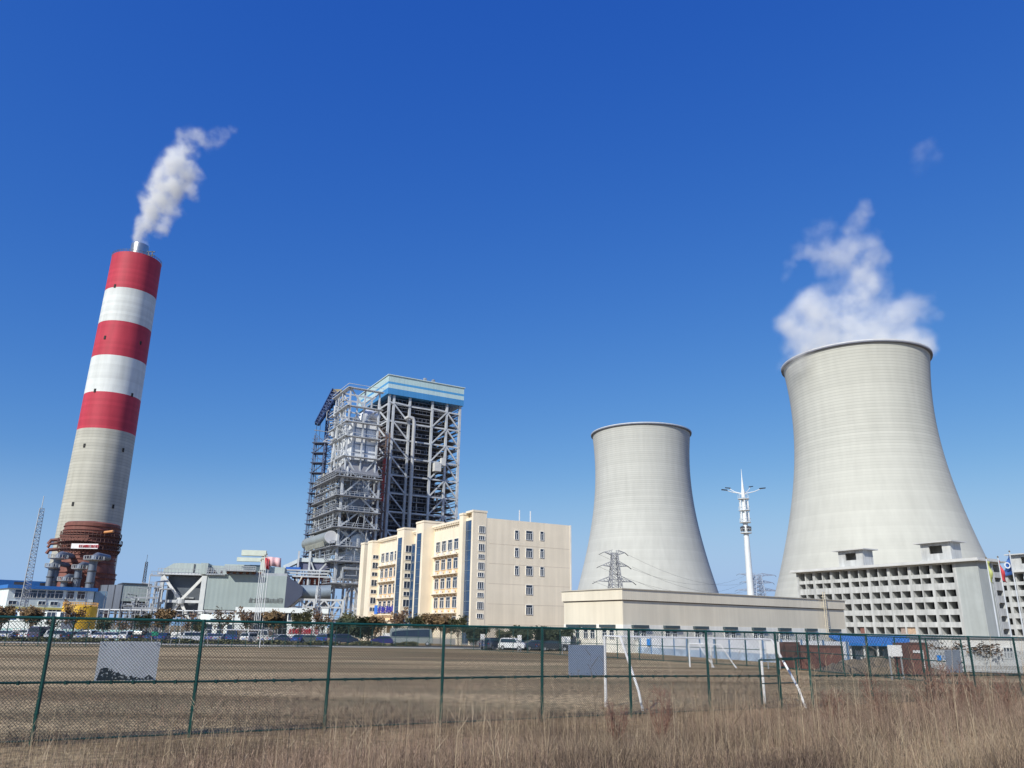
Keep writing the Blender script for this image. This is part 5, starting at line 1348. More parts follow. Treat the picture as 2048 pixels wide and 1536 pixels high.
# ---------------- far fences ----------------
def far_fence(pa, pb, n, h0, h1, name, label, sp=.3):
    a, b2 = Vector(pa), Vector(pb); a.z = b2.z = 0; e = empty(name, a, 0, label, 'fence', 'fences round the far side of the field'); d = b2-a
    def Q(t, z): return d*t+Vector((0,0,z))
    for k in range(n+1): MB().tube([Q(k/n,0), Q(k/n,h0+(h1-h0)*k/n)], .05, 6).build('post', green, e)
    for fr in (.03,.5,1.0): mb = MB(); mb.tube([Q(0,h0*fr), Q(1,h1*fr)], .035, 6); mb.build('rail', green, e)
    L = d.length; mb = MB(); c = -h0
    while c < L:
        for sg_ in (1,-1):
            t0, t1 = max(0,-c/h0), min(1,(L-c)/h0)
            if t1 > t0:
                za, zb_ = (h0*t0,h0*t1) if sg_ > 0 else (h0*(1-t0),h0*(1-t1)); mb.wire(Q((c+h0*t0)/L,za), Q((c+h0*t1)/L,zb_), .009)
        c += sp
    mb.build('wire_mesh', wire_m, e)
cnr = ground(880, 1296); lf = ground(-60, 1292.5); rt_ = ground(1560, 1337); rt2 = ground(1935, 1372)
print('CORNER', cnr, lf, rt_, rt2)
far_fence(cnr, lf, 34, 3.0, 3.0, 'field_fence', 'far green mesh fence between the field and the parked cars', .45)
far_fence(cnr, rt_, 18, 3.0, 2.9, 'field_fence', 'green mesh fence on the right side of the field, by the warehouse', .4)
far_fence(rt_, rt2, 7, 2.9, 2.6, 'field_fence', 'green mesh fence section before the brown containers and blue shed', .3)
def sign_at(px0, py0, px1, py1, Y, mat, label, post=True):
    a, c = at(px0,py0,Y), at(px1,py1,Y); e = empty('notice_board', ((a.x+c.x)/2, Y, 0), 0, label, 'notice board', 'notice boards round the field'); w_ = c.x-a.x
    MB().box(-w_/2,w_/2,-.05,0,c.z,a.z).build('panel', mat, e)
    mb = MB()
    for x in (-w_/2+.08, w_/2-.08): mb.box(x-.04,x+.04,.01,.09,0,a.z)
    mb.build('leg', steel, e); return e
nb = M('notice_white', (.80,.80,.79), .5, 0, .05, 2)
yl = (cnr.y+lf.y)/2-.3
sign_at(343,1264,361,1275,at(343,1292,1).y and ground(343,1293.5).y,nb,'white square notice on the far fence near the green sign')
e = sign_at(304,1263,316,1272,ground(304,1293.5).y,M('sign_green',(.01,.28,.17),.5),'small bright green sign on the far fence')
mb = MB(); mb.lathe([(.01,-.01),(.2,-.01),(.2,.0)], 10); s = mb.build('white_dot', white, e); s.rotation_euler = (R(90),0,0); s.location = (0,-.06,zat(e.location.x, e.location.y, 1267))
sign_at(961,1268,969,1280,ground(965,1300).y,nb,'narrow white notice before the office gable, left of two')
sign_at(1035,1270,1043,1283,ground(1039,1304).y,nb,'narrow white notice above the white parked car')
sign_at(1123,1273,1141,1288,ground(1132,1310).y,nb,'white rectangular board at the warehouse corner')
sign_at(1531,1283,1560,1307,ground(1545,1338).y,nb,'white board by the right post of the nearest goal')
sign_at(1774,1290,1805,1313,ground(1790,1360).y,nb,'white board standing before the blue open shed')
o = sign_at(766,1266,779,1277,ground(766,1290).y+20,nb,'white board at the office porch')
# board on the blue-striped wall
# ---------------- right-hand yard ----------------
def wallY(px, py): return ground(px, py)
a, c = ground(1262, 1305), ground(1700, 1336)
hw = empty('striped_wall', (a.x,a.y,0), 0, 'white site wall with pale blue lower band before the warehouse', 'wall'); d = c-a; d.z = 0
mb = MB(); nrm = Vector((d.y,-d.x,0)).normalized()
mb.slab([(0,0,.0),(d.x,d.y,.0),(d.x,d.y,.8),(0,0,.8)], -nrm*.15); mb.build('blue_band', M('wall_pale_blue',(.42,.52,.66),.7,0,.3,.8), hw)
mb = MB(); mb.slab([(0,0,.8),(d.x,d.y,.8),(d.x,d.y,2.2),(0,0,2.2)], -nrm*.15); mb.build('white_band', M('wall_white',(.74,.76,.80),.7,0,.08,.5), hw)
mb = MB()
for k in range(15): p = d*(k/14)+nrm*.05; mb.box(p.x-.07,p.x+.07,p.y-.07,p.y+.07,0,2.3)
mb.build('blue_post', M('post_blue',(.12,.22,.38),.5), hw)
mb = MB(); p = d*.12+nrm*.12; mb.slab([(p.x,p.y,1.0),(p.x+d.x*.02,p.y+d.y*.02,1.0),(p.x+d.x*.02,p.y+d.y*.02,1.9),(p.x,p.y,1.9)], nrm*.03); mb.build('blue_patch', M('patch_blue',(.02,.25,.75),.5), hw)
def yard_box(pxL, pxR, pyb, h, dep, name, label, cat, mat, YR=None):
    A_ = ground(pxL, pyb); B_ = Vector((xat(pxR, YR or A_.y, 1), YR or A_.y, 0)); a_ = math.degrees(math.atan2(B_.x-A_.x, B_.y-A_.y)); f = Fr(A_, a_); e = f.emp(name, label, cat); L = (B_-Vector((A_.x,A_.y,0))).length
    return f, e, L
brn = corr('container_brown', (.20,.085,.065), .3, 0, .6, .04)
for (l, r, pb, hh, lab) in ((1596,1686,1340,2.5,'long low rusty brown container inside the yard'),(1572,1600,1336,2.9,'taller brown container end at the left of the long one'),(1824,1858,1352,3.2,'brown upright cabin with pale frame before the blue shed')):
    f, e, L = yard_box(l, r, pb, hh, 2.4, 'container', lab, 'container', brn)
    hh = f.z({1596:1291,1572:1285,1824:1286}[l]); MB().box(0,L,0,2.4,.1,hh).build('body', brn, e)
    mb = MB()
    for x in (0, L): mb.box(x-.06,x+.06,-.05,.05,0,hh+.05)
    mb.box(0,L,-.04,.04,hh-.1,hh+.05); mb.box(0,L,-.04,.04,0,.12); fr = mb.build('corner_frame', M('container_frame',(.12,.05,.04),.6), e)
    if l != 1596:
        mb = MB(); mb.box(L*.2,L*.75,-.07,-.051,hh*.7,hh*.78); mb.box(L*.7,L*.75,-.07,-.051,hh*.2,hh*.7); mb.build('pale_bar', nb, e)
f, e, L = yard_box(1700, 1886, 1322, 3, 6, 'open_shed', 'open shed with a bright blue sheet roof below the concrete block', 'shed', blue_s)
z1, z0 = f.z(1281), f.z(1291); mb = MB(); mb.add([(-.5,-1,z0),(L+.5,-1,z0),(L+.5,4,z1+.3),(-.5,4,z1+.3),(-.5,-1,z0+.25),(L+.5,-1,z0+.25),(L+.5,4,z1+.55),(-.5,4,z1+.55)],[(0,3,2,1),(4,5,6,7),(0,1,5,4),(1,2,6,5),(2,3,7,6),(3,0,4,7)]); mb.build('roof', M('bright_blue_roof',(.02,.20,.62),.45), e)
for k in range(8): x = L*k/7; MB().box(x-.08,x+.08,-.6,-.44,0,z0).build('post', white, e)
MB().box(0,L,4,4.2,0,z1).build('back_wall', M('shed_back',(.35,.38,.40),.8,0,.3,.6), e)
for k in range(4):
    x = 1.5+k*L/4.2; q = MB(); q.tube([(x,.5,0),(x+.2,.5,1.2),(x+1,.5,1.7),(x+1.8,.5,1.2),(x+2,.5,0)], .12, 8); q.box(x+.2,x+1.8,1,2.4,0,1.1); q.build('stored_material', (steel_l, M('tarp_grey_blue',(.2,.27,.36),.6), steel, rust)[k], e)
f, e, L = yard_box(1884, 2140, 1330, 3, 6, 'white_yard_building', 'low white yard building with small barred windows at the right edge', 'building', white)
hh = f.z(1276); MB().box(0,L,0,6,0,hh).build('wall', M('yard_white',(.80,.79,.75),.8,0,.04,.5,0,.06), e)
MB().box(-.2,L+.2,-.2,6.2,hh,hh+.15).build('roof', steel, e)
wy = window_proto('window', 1.0, 1.1, white, pane_m, 2, 0)
for px in (1953, 2015, 2072): stamp(wy, (f.xl(px, 1.5), -.03, f.z(1304)), e)
for k in range(10): x = L*k/9; MB().box(x-.03,x+.03,-.03,-.005,0,hh).build('panel_joint', steel, e)
# slatted barrier in front
a, c = ground(1862, 1344), ground(2130, 1352); bf = empty('slatted_barrier', (a.x,a.y,0), 0, 'white slatted barrier with a blue plate before the white yard building', 'barrier'); d = c-a; d.z = 0
sl_ = MB(); n = 90
for k in range(n): p = d*(k/n); sl_.box(p.x-.03,p.x+.03,p.y-.02,p.y+.02,.1,1.75)
sl_.build('slats', steel_l, bf); mb = MB()
for z in (.25,.9,1.6): mb.slab([(0,0,z),(d.x,d.y,z),(d.x,d.y,z+.06),(0,0,z+.06)], (0,.05,0))
mb.build('rail', steel_l, bf)
p = d*.07; MB().box(p.x-.1,p.x+1.1,p.y-.1,p.y-.04,.9,1.3).build('blue_plate', MATS['patch_blue'], bf)
# grey concrete kerb/bin shapes and earth heap
a = ground(1760, 1345); hp = MB(); rnd = random.Random(4)
n, m_ = 26, 10; vs_ = []
for j in range(m_+1):
    for i in range(n+1):
        u, v = i/n*2-1, j/m_*2-1; h_ = max(0,(1-u*u)*(1-v*v))**.8*1.1*(.7+.5*rnd.random()); vs_.append((u*5,v*2,h_-.05))
hp.add(vs_, [(j*(n+1)+i,j*(n+1)+i+1,(j+1)*(n+1)+i+1,(j+1)*(n+1)+i) for j in range(m_) for i in range(n)]); o = hp.build('earth_heap', M('earth',(.22,.17,.12),1,0,.3,2,.5)); o.location = (a.x,a.y,0); tag(o,'low heap of brown earth before the blue shed','earth heap')
# ---------------- cars ----------------
def paint():
    m = bpy.data.materials.new('car_paint'); m.use_nodes = True; n = m.node_tree.nodes; l = m.node_tree.links; b = n['Principled BSDF']
    oi = n.new('ShaderNodeObjectInfo'); tc = n.new('ShaderNodeTexCoord'); no = n.new('ShaderNodeTexNoise'); no.inputs['Scale'].default_value = 3; l.new(tc.outputs['Object'], no.inputs['Vector'])
    mr = n.new('ShaderNodeMapRange'); mr.inputs[3].default_value = .88; mr.inputs[4].default_value = 1.05; l.new(no.outputs[0], mr.inputs[0])
    vm = n.new('ShaderNodeVectorMath'); vm.operation = 'SCALE'; l.new(oi.outputs['Color'], vm.inputs[0]); l.new(mr.outputs[0], vm.inputs['Scale']); l.new(vm.outputs[0], b.inputs['Base Color'])
    b.inputs['Roughness'].default_value = .25; b.inputs['Coat Weight'].default_value = .6; return m
paint_m = paint(); lampw = M('headlamp_glass',(.7,.72,.75),.1); lampr = M('tail_lamp_red',(.45,.01,.01),.2)
def car_proto(kind):
    """side profile along local x (front at +x), lofted over the width with tumblehome"""
    if kind == 'suv': L, W, Hc = 4.6, 1.88, 1.72; prof = [(-2.3,.35),(-2.32,.95),(-2.15,1.08),(-1.95,1.62),(-1.6,1.70),(.2,1.70),(.65,1.62),(1.25,1.10),(2.1,.98),(2.3,.8),(2.3,.35)]; cab = (3,7)
    elif kind == 'van': L, W, Hc = 5.2, 1.95, 2.2; prof = [(-2.6,.35),(-2.62,1.2),(-2.55,2.1),(-2.3,2.2),(1.2,2.2),(1.6,2.1),(2.15,1.25),(2.5,1.1),(2.62,.8),(2.6,.35)]; cab = (2,6)
    elif kind == 'bus': L, W, Hc = 7.2, 2.2, 2.7; prof = [(-3.6,.4),(-3.62,1.2),(-3.55,2.6),(-3.3,2.72),(3.0,2.72),(3.3,2.6),(3.55,1.3),(3.62,.9),(3.6,.4)]; cab = (2,6)
    else: L, W, Hc = 4.7, 1.82, 1.46; prof = [(-2.35,.35),(-2.38,.85),(-2.2,.98),(-1.75,1.02),(-1.05,1.40),(-.6,1.46),(.25,1.46),(.6,1.38),(1.25,.98),(2.1,.84),(2.35,.65),(2.35,.35)]; cab = (4,8)
    root = empty('car_'+kind); belt = 1.0 if kind in ('suv','sedan') else (1.25 if kind == 'van' else 1.35)
    mb = MB(); n = len(prof); rings = []
    def wz(z): return W/2*(1 if z < belt else 1-.22*min(1,(z-belt)/.75)) if z > .5 else W/2*.97
    rows = (-1,-.92,0,.92,1); vs_ = []
    for s in rows:
        for x, z in prof:
            k = .93 if abs(s) == 1 else 1; zz_ = z if abs(s) < 1 else (z-.04 if z > .5 else z); vs_.append((x*(.985 if abs(s)==1 else 1), s*wz(z), zz_))
    fs_ = []
    for r in range(4):
        for i in range(n): j = (i+1)%n; fs_.append((r*n+i, r*n+j, (r+1)*n+j, (r+1)*n+i))
    fs_.append(tuple(range(n-1,-1,-1))); fs_.append(tuple(4*n+i for i in range(n)))
    mb.add(vs_, fs_); body = mb.build('body', paint_m, root, smooth='auto')
    # glass: side windows, windscreen and rear screen set just proud
    top = max(z for x, z in prof); a_ = [p for p in prof if p[1] > belt]
    x0, x1 = min(p[0] for p in a_), max(p[0] for p in a_)
    ptop0 = [p for p in prof if p[1] > top-.12][0][0]; ptop1 = [p for p in prof if p[1] > top-.12][-1][0]
    for s in (-1,1):
        g = MB(); zb_, zt_ = belt+.06, top-.13; y0, y1 = s*(wz(zb_)*.99+.012), s*(wz(zt_)*.985+.012)
        g.add([(x0+.25,y0,zb_),(x1-.18,y0,zb_),(ptop1-.05,y1,zt_),(ptop0+.1,y1,zt_)], [(0,1,2,3)]); g.build('side_window', pane_m, root)
    def screen(xa, za, xb, zb_, nm, off):
        g = MB(); wa, wb = wz(za)*.86, wz(zb_)*.84; g.add([(xa+off,-wa,za+.02),(xa+off,wa,za+.02),(xb+off,wb,zb_+.02),(xb+off,-wb,zb_+.02)], [(0,1,2,3)]); g.build(nm, pane_m, root)
    fr = sorted([p for p in prof if p[0] > 0 and p[1] >= belt-.1 and p[1] <= top], key=lambda p: p[1])
    if kind == 'sedan': screen(1.2,1.02,.62,1.36,'windscreen',.03); screen(-1.68,1.05,-1.1,1.37,'rear_screen',-.03)
    elif kind == 'suv': screen(1.2,1.15,.68,1.58,'windscreen',.03); screen(-2.12,1.15,-1.98,1.56,'rear_screen',-.03)
    elif kind == 'van': screen(2.1,1.32,1.63,2.05,'windscreen',.03); screen(-2.6,1.3,-2.56,2.0,'rear_screen',-.04)
    else: screen(3.54,1.4,3.32,2.5,'windscreen',.04); screen(-3.6,1.4,-3.57,2.4,'rear_screen',-.04)
    for x in (-L/2+.85, L/2-.9):
        for s in (-1,1):
            mb = MB(); y = s*(W/2-.1); pts = [(x,y-.11,.33),(x,y+.11,.33)]; mb.tube(pts, .33, 18); wl_ = mb.build('wheel', black, root, smooth='auto')
            mb = MB(); mb.tube([(x,s*(W/2+.005),.33),(x,s*(W/2+.02),.33)], .2, 12); mb.build('rim', steel, wl_)
    for s in (-1,1):
        mb = MB(); mb.box(L/2-.12,L/2+.02,s*W*.36-.18,s*W*.36+.18,.66,.8); mb.build('headlight', lampw, root)
        mb = MB(); mb.box(-L/2-.04,-L/2+.06,s*W*.38-.08,s*W*.38+.08,.80,.92); mb.build('tail_light', lampr, root)
    mb = MB(); mb.box(-L/2-.05,-L/2+.1,-W*.46,W*.46,.36,.52); mb.box(L/2-.1,L/2+.04,-W*.46,W*.46,.36,.5); mb.build('bumper', M('bumper_dark',(.05,.05,.055),.5), root)
    mb = MB(); mb.box(-L/2-.06,-L/2-.045,-.26,.26,.6,.74); mb.build('number_plate', M('plate_blue',(.05,.12,.45),.4), root)
    return root
protos = {k: car_proto(k) for k in ('sedan','suv','van','bus')}
cw, cd, cb_, csil, cnv = (.78,.79,.79), (.03,.03,.035), (.03,.07,.22), (.40,.42,.44), (.05,.07,.12)
cl = [(12,140,'sedan',cw,95,'white car at the far left end of the parked row'),(28,140,'sedan',cw,80,'second white car from the left end of the row'),(45,141,'suv',cd,92,'black car between the white cars at far left'),
 (59,141,'suv',cw,88,'white car just left of the dark purple van'),(82,139,'van',(.09,.08,.13),92,'dark purple van near the left end of the parked row'),(118,139,'suv',cw,30,'white sport-utility car beside the leftmost visible fence post'),
 (146,140,'sedan',cd,85,'black low car parked below the yellow tank'),(170,140,'sedan',csil,94,'silver car just right of the black car by the tank'),(184,141,'suv',cw,88,'white car whose roof shows left of the large board'),
 (205,140,'sedan',cw,85,'white car directly above the left half of the large board'),(224,140,'sedan',(.62,.56,.56),95,'pinkish silver car above the middle of the large board'),(243,140,'sedan',cw,90,'white car above the right half of the large board'),
 (264,140,'suv',cw,70,'white car with dark roof left of the green sign'),(284,140,'suv',cd,90,'black car directly left of the green sign'),(308,140,'sedan',cnv,86,'dark blue-black car under the green sign'),
 (328,140,'sedan',cb_,94,'blue car between the green sign and white notice'),(364,140,'sedan',cb_,88,'blue car right beside the white notice'),(389,138,'suv',cw,35,'white sport-utility car left of the second near fence post'),
 (424,140,'sedan',(.2,.2,.35),90,'dull violet car inside the left part of the distant goal'),(443,140,'sedan',csil,86,'silver car seen through the middle of the distant goal'),(472,140,'van',cb_,90,'dark blue van seen through the distant goal'),
 (502,140,'suv',cw,75,'white car at the right post of the distant goal'),(534,141,'van',(.60,.60,.58),90,'small white van with open rack right of the distant goal'),(561,139,'sedan',csil,60,'silver blue car before the glazed hall entrance'),
 (600,139,'sedan',cb_,86,'blue car before the white screen wall, left of the greenish one'),(620,139,'sedan',(.16,.18,.16),30,'grey-green car before the white screen wall'),(650,139,'suv',cb_,88,'navy car just left of the third near fence post'),
 (688,138,'suv',cnv,40,'dark navy car right of the third near fence post'),(771,136,'sedan',(.045,.04,.17),20,'deep blue saloon before the office porch'),(822,137,'bus',(.30,.33,.31),8,'grey-green minibus before the office'),
 (985,121,'suv',cnv,60,'dark car left of the white car before the gable'),(1029,119,'suv',cw,-35,'white car alone before the office gable wall'),(1072,119,'sedan',cnv,25,'dark blue car right of the white gable car'),(1106,117,'sedan',cd,15,'black car at the warehouse corner'),
 (1990,88,'sedan',csil,10,'silver car behind the slatted barrier at the right edge')]
used = set()
for px, Y, kind, colr, ang, lab in cl:
    o = protos[kind] if kind not in used else copy_tree(protos[kind]); used.add(kind)
    o.name = {'sedan':'parked_car','suv':'parked_car','van':'parked_van','bus':'minibus'}[kind]
    o.location = (xat(px, Y, .7), Y, .0 if Y < 130 else .11); o.rotation_euler = (0,0,R(ang))
    tag(o, lab, {'sedan':'car','suv':'car','van':'van','bus':'minibus'}[kind], 'vehicles parked behind the field')
    for ch in o.children: ch.color = (*colr, 1)

# ---------------- trees ----------------
def leaf_mat(name, c1, c2):
    m = bpy.data.materials.new(name); m.use_nodes = True; n = m.node_tree.nodes; l = m.node_tree.links; b = n['Principled BSDF']; b.inputs['Roughness'].default_value = .8
    at_ = n.new('ShaderNodeAttribute'); at_.attribute_name = 'tint'; mx = n.new('ShaderNodeMix'); mx.data_type = 'RGBA'; l.new(at_.outputs['Fac'], mx.inputs[0]); mx.inputs[6].default_value = (*c1,1); mx.inputs[7].default_value = (*c2,1)
    l.new(mx.outputs[2], b.inputs['Base Color']); return m
lm = {'brown': leaf_mat('brown_leaves',(.10,.065,.03),(.24,.15,.065)), 'olive': leaf_mat('olive_leaves',(.06,.07,.03),(.20,.18,.085)), 'dark': leaf_mat('dark_leaves',(.025,.04,.02),(.075,.09,.04)), 'rust': leaf_mat('rust_leaves',(.11,.06,.035),(.22,.135,.07))}
bark = M('bark', (.13,.10,.075), .9, 0, .3, 3, .4)
def tint_attr(me, vals):
    a = me.attributes.new('tint', 'FLOAT', 'POINT'); a.data.foreach_set('value', vals)
def make_tree(seed, h, w, kind, nleaf, bare=.0, trunk=.35, ls=.16):
    rnd = random.Random(seed); root = empty('tree'); br = MB()
    br.tube([(0,0,0),(rnd.uniform(-.1,.1),0,h*trunk),(rnd.uniform(-.2,.2),0,h*.7)], [.12,.09,.04], 7)
    tips = []
    for k in range(16):
        a = rnd.uniform(0,6.28); z0 = h*rnd.uniform(trunk*.8,.62); r = w/2*rnd.uniform(.5,1.0); z1 = z0+(h-z0)*rnd.uniform(.35,1); p = Vector((r*math.cos(a),r*math.sin(a),z1)); m_ = Vector((r*.5*math.cos(a),r*.5*math.sin(a),z0+(z1-z0)*.4))
        br.tube([(0,0,z0), m_, p], [.05,.035,.012], 5); tips.append(p)
        for q in range(5):
            d = Vector((rnd.uniform(-1,1),rnd.uniform(-1,1),rnd.uniform(-.1,1)))*w*.16; s = m_.lerp(p, rnd.random()); br.tube([s, s+d], [.02,.008], 4); tips.append(s+d)
    br.build('trunk', bark, root)
    vs_, fs_, tt = [], [], []
    for k in range(nleaf):
        c = tips[rnd.randrange(len(tips))]; p = c+Vector((rnd.gauss(0,1),rnd.gauss(0,1),rnd.gauss(0,.8)))*w*.075
        if p.z < h*trunk*.7: continue
        s = ls*rnd.uniform(.6,1.4); u = Vector((rnd.uniform(-1,1),rnd.uniform(-1,1),rnd.uniform(-1,1))).normalized(); v = u.orthogonal().normalized(); n0 = len(vs_)
        vs_ += [p-u*s-v*s*.6, p+u*s-v*s*.5, p+u*s*.9+v*s*.6, p-u*s+v*s*.5]; fs_.append((n0,n0+1,n0+2,n0+3)); t = min(1,max(0,rnd.gauss(.45,.28))); tt += [t]*4
    mb = MB(); mb.add(vs_, fs_); o = mb.build('crown', lm[kind], root); tint_attr(o.data, tt); return root
tp = {'round': make_tree(1,5.2,3.2,'brown',1700,ls=.14), 'olive': make_tree(2,5.6,3.4,'olive',1500,ls=.14), 'rust': make_tree(3,5.4,3.2,'rust',520,ls=.13), 'dark': make_tree(4,4.6,4.2,'dark',3600,trunk=.15), 'bare': make_tree(5,5.2,3.4,'rust',260,trunk=.3)}
tl = [(2,146,'round',1212,'brown leafy tree cut by the left edge'),(60,146,'round',1214,'round brown tree before the white hut at far left'),(104,148,'bare',1236,'small bare tree just left of the first near post'),(147,150,'rust',1208,'sparse rusty tree in front of the yellow tank'),
 (206,147,'olive',1235,'thin olive tree right of the yellow tank'),(246,147,'bare',1238,'bare tree behind the large board, left one'),(284,147,'olive',1226,'olive tree before the upright pipes'),(326,146,'round',1218,'round brown tree below the white cross brace'),
 (374,147,'bare',1228,'bare tree right of the small tripod mast'),(398,148,'olive',1240,'low olive tree before the small white side building'),(445,147,'rust',1220,'spiky rusty tree left of the gate hall'),(492,147,'rust',1221,'sparse tree before the white left end of the gate hall'),(546,146,'round',1222,'brown tree before the dark hall glazing'),
 (602,146,'olive',1220,'olive tree before the white wall with red lettering'),(645,147,'rust',1224,'reddish tree at the right end of the gate hall'),(682,144,'dark',1242,'dark dense tree left of the office, first of three'),(712,143,'dark',1244,'dark dense tree left of the office, middle of three'),(738,142,'dark',1240,'dark dense tree at the office left corner'),
 (694,150,'olive',1226,'olive tree behind steam at the boiler frame foot'),(752,141,'round',1232,'small brown tree under the blue office sign'),(791,140,'rust',1222,'rusty tree before the office porch'),(834,139,'olive',1228,'wide olive brown tree, left one before the office wing'),(862,139,'round',1228,'brown tree in the middle of the group before the office wing'),
 (889,138,'round',1232,'brown tree behind the fourth near fence post'),(917,137,'olive',1232,'olive tree before the blue glass strip of the office'),(952,128,'dark',1258,'low dark tree before the office corner pier'),(1008,126,'olive',1258,'small slim olive tree before the gable wall, left one'),(1046,124,'dark',1257,'dark green tree beside the narrow notice'),
 (1093,121,'dark',1258,'dark green tree behind the fifth near fence post'),(1118,119,'dark',1262,'dark green tree at the warehouse corner'),(1896,68,'bare',1288,'bare shrub-like tree before the white yard building'),(1968,66,'bare',1290,'second bare tree before the white yard building')]
usedt = set()
for i, (px, Y, k, pyt, lab) in enumerate(tl):
    o = tp[k] if k not in usedt else copy_tree(tp[k]); usedt.add(k); o.name = 'tree'
    x = xat(px, Y, 2); zt_ = zat(x, Y, pyt); h0 = {'round':5.2,'olive':5.6,'rust':5.4,'dark':4.6,'bare':5.2}[k]; s = zt_/h0; o.location = (x, Y, 0); o.rotation_euler = (0,0,i*1.7); o.scale = (max(s,.75)*1.05,)*2+(s,)
    tag(o, lab, 'tree', 'trees between the field and the plant')
# low clipped hedge before the cars
rnd = random.Random(8); vs_, fs_, tt = [], [], []
def hedge_seg(A_, B_, n, hgt, wd):
    for k in range(n):
        t = rnd.random(); p = A_.lerp(B_, t)+Vector((rnd.uniform(-wd,wd), rnd.uniform(-wd,wd), 0)); hz = hgt*(.7+.3*math.sin(t*90)); p.z = rnd.random()**.7*hz
        s = rnd.uniform(.06,.15); u = Vector((rnd.uniform(-1,1),rnd.uniform(-1,1),rnd.uniform(-1,1))).normalized(); v = u.orthogonal().normalized(); n0 = len(vs_)
        vs_.extend([p-u*s-v*s, p+u*s-v*s, p+u*s+v*s, p-u*s+v*s]); fs_.append((n0,n0+1,n0+2,n0+3)); tt.extend([rnd.random()]*4)
hedge_seg(Vector((-118,126,0)), Vector((-15,131,0)), 26000, .75, .6)
mb = MB(); mb.add(vs_, fs_); o = mb.build('hedge', lm['olive']); tint_attr(o.data, tt); tag(o, 'low scruffy hedge along the road before the parked cars', 'hedge')
# person walking on the road
pm = bpy.data.meshes.new('person'); V_ = [(0,0,.92),(0,0,1.15),(0,0,1.42),(0,0,1.56),(.1,.0,.88),(.12,.06,.48),(.12,.02,.06),(.12,-.14,.03),(-.1,0,.88),(-.12,-.1,.48),(-.12,.12,.08),(-.12,-.02,.04),(.2,0,1.40),(.26,.02,1.12),(.24,-.1,.86),(-.2,0,1.40),(-.27,-.02,1.12),(-.24,-.12,.88),(0,0,1.68)]
E_ = [(0,1),(1,2),(2,3),(3,18),(0,4),(4,5),(5,6),(6,7),(0,8),(8,9),(9,10),(10,11),(2,12),(12,13),(13,14),(2,15),(15,16),(16,17)]
RR = [.14,.15,.12,.055,.10,.065,.045,.04,.10,.065,.045,.04,.065,.045,.035,.065,.045,.035,.10]
pm.from_pydata(V_, E_, []); po = bpy.data.objects.new('person', pm); C.objects.link(po); sk = po.modifiers.new('skin','SKIN')
for v, r in zip(pm.skin_vertices[0].data, RR): v.radius = (r, r)
pm.skin_vertices[0].data[0].use_root = True; po.modifiers.new('sub','SUBSURF').levels = 1; po.modifiers['sub'].render_levels = 2
pm.materials.append(M('dark_clothes',(.03,.03,.04),.8)); po.location = (xat(744,136,1), 136, .1); tag(po, 'person in dark clothes standing by the road before the office', 'person')

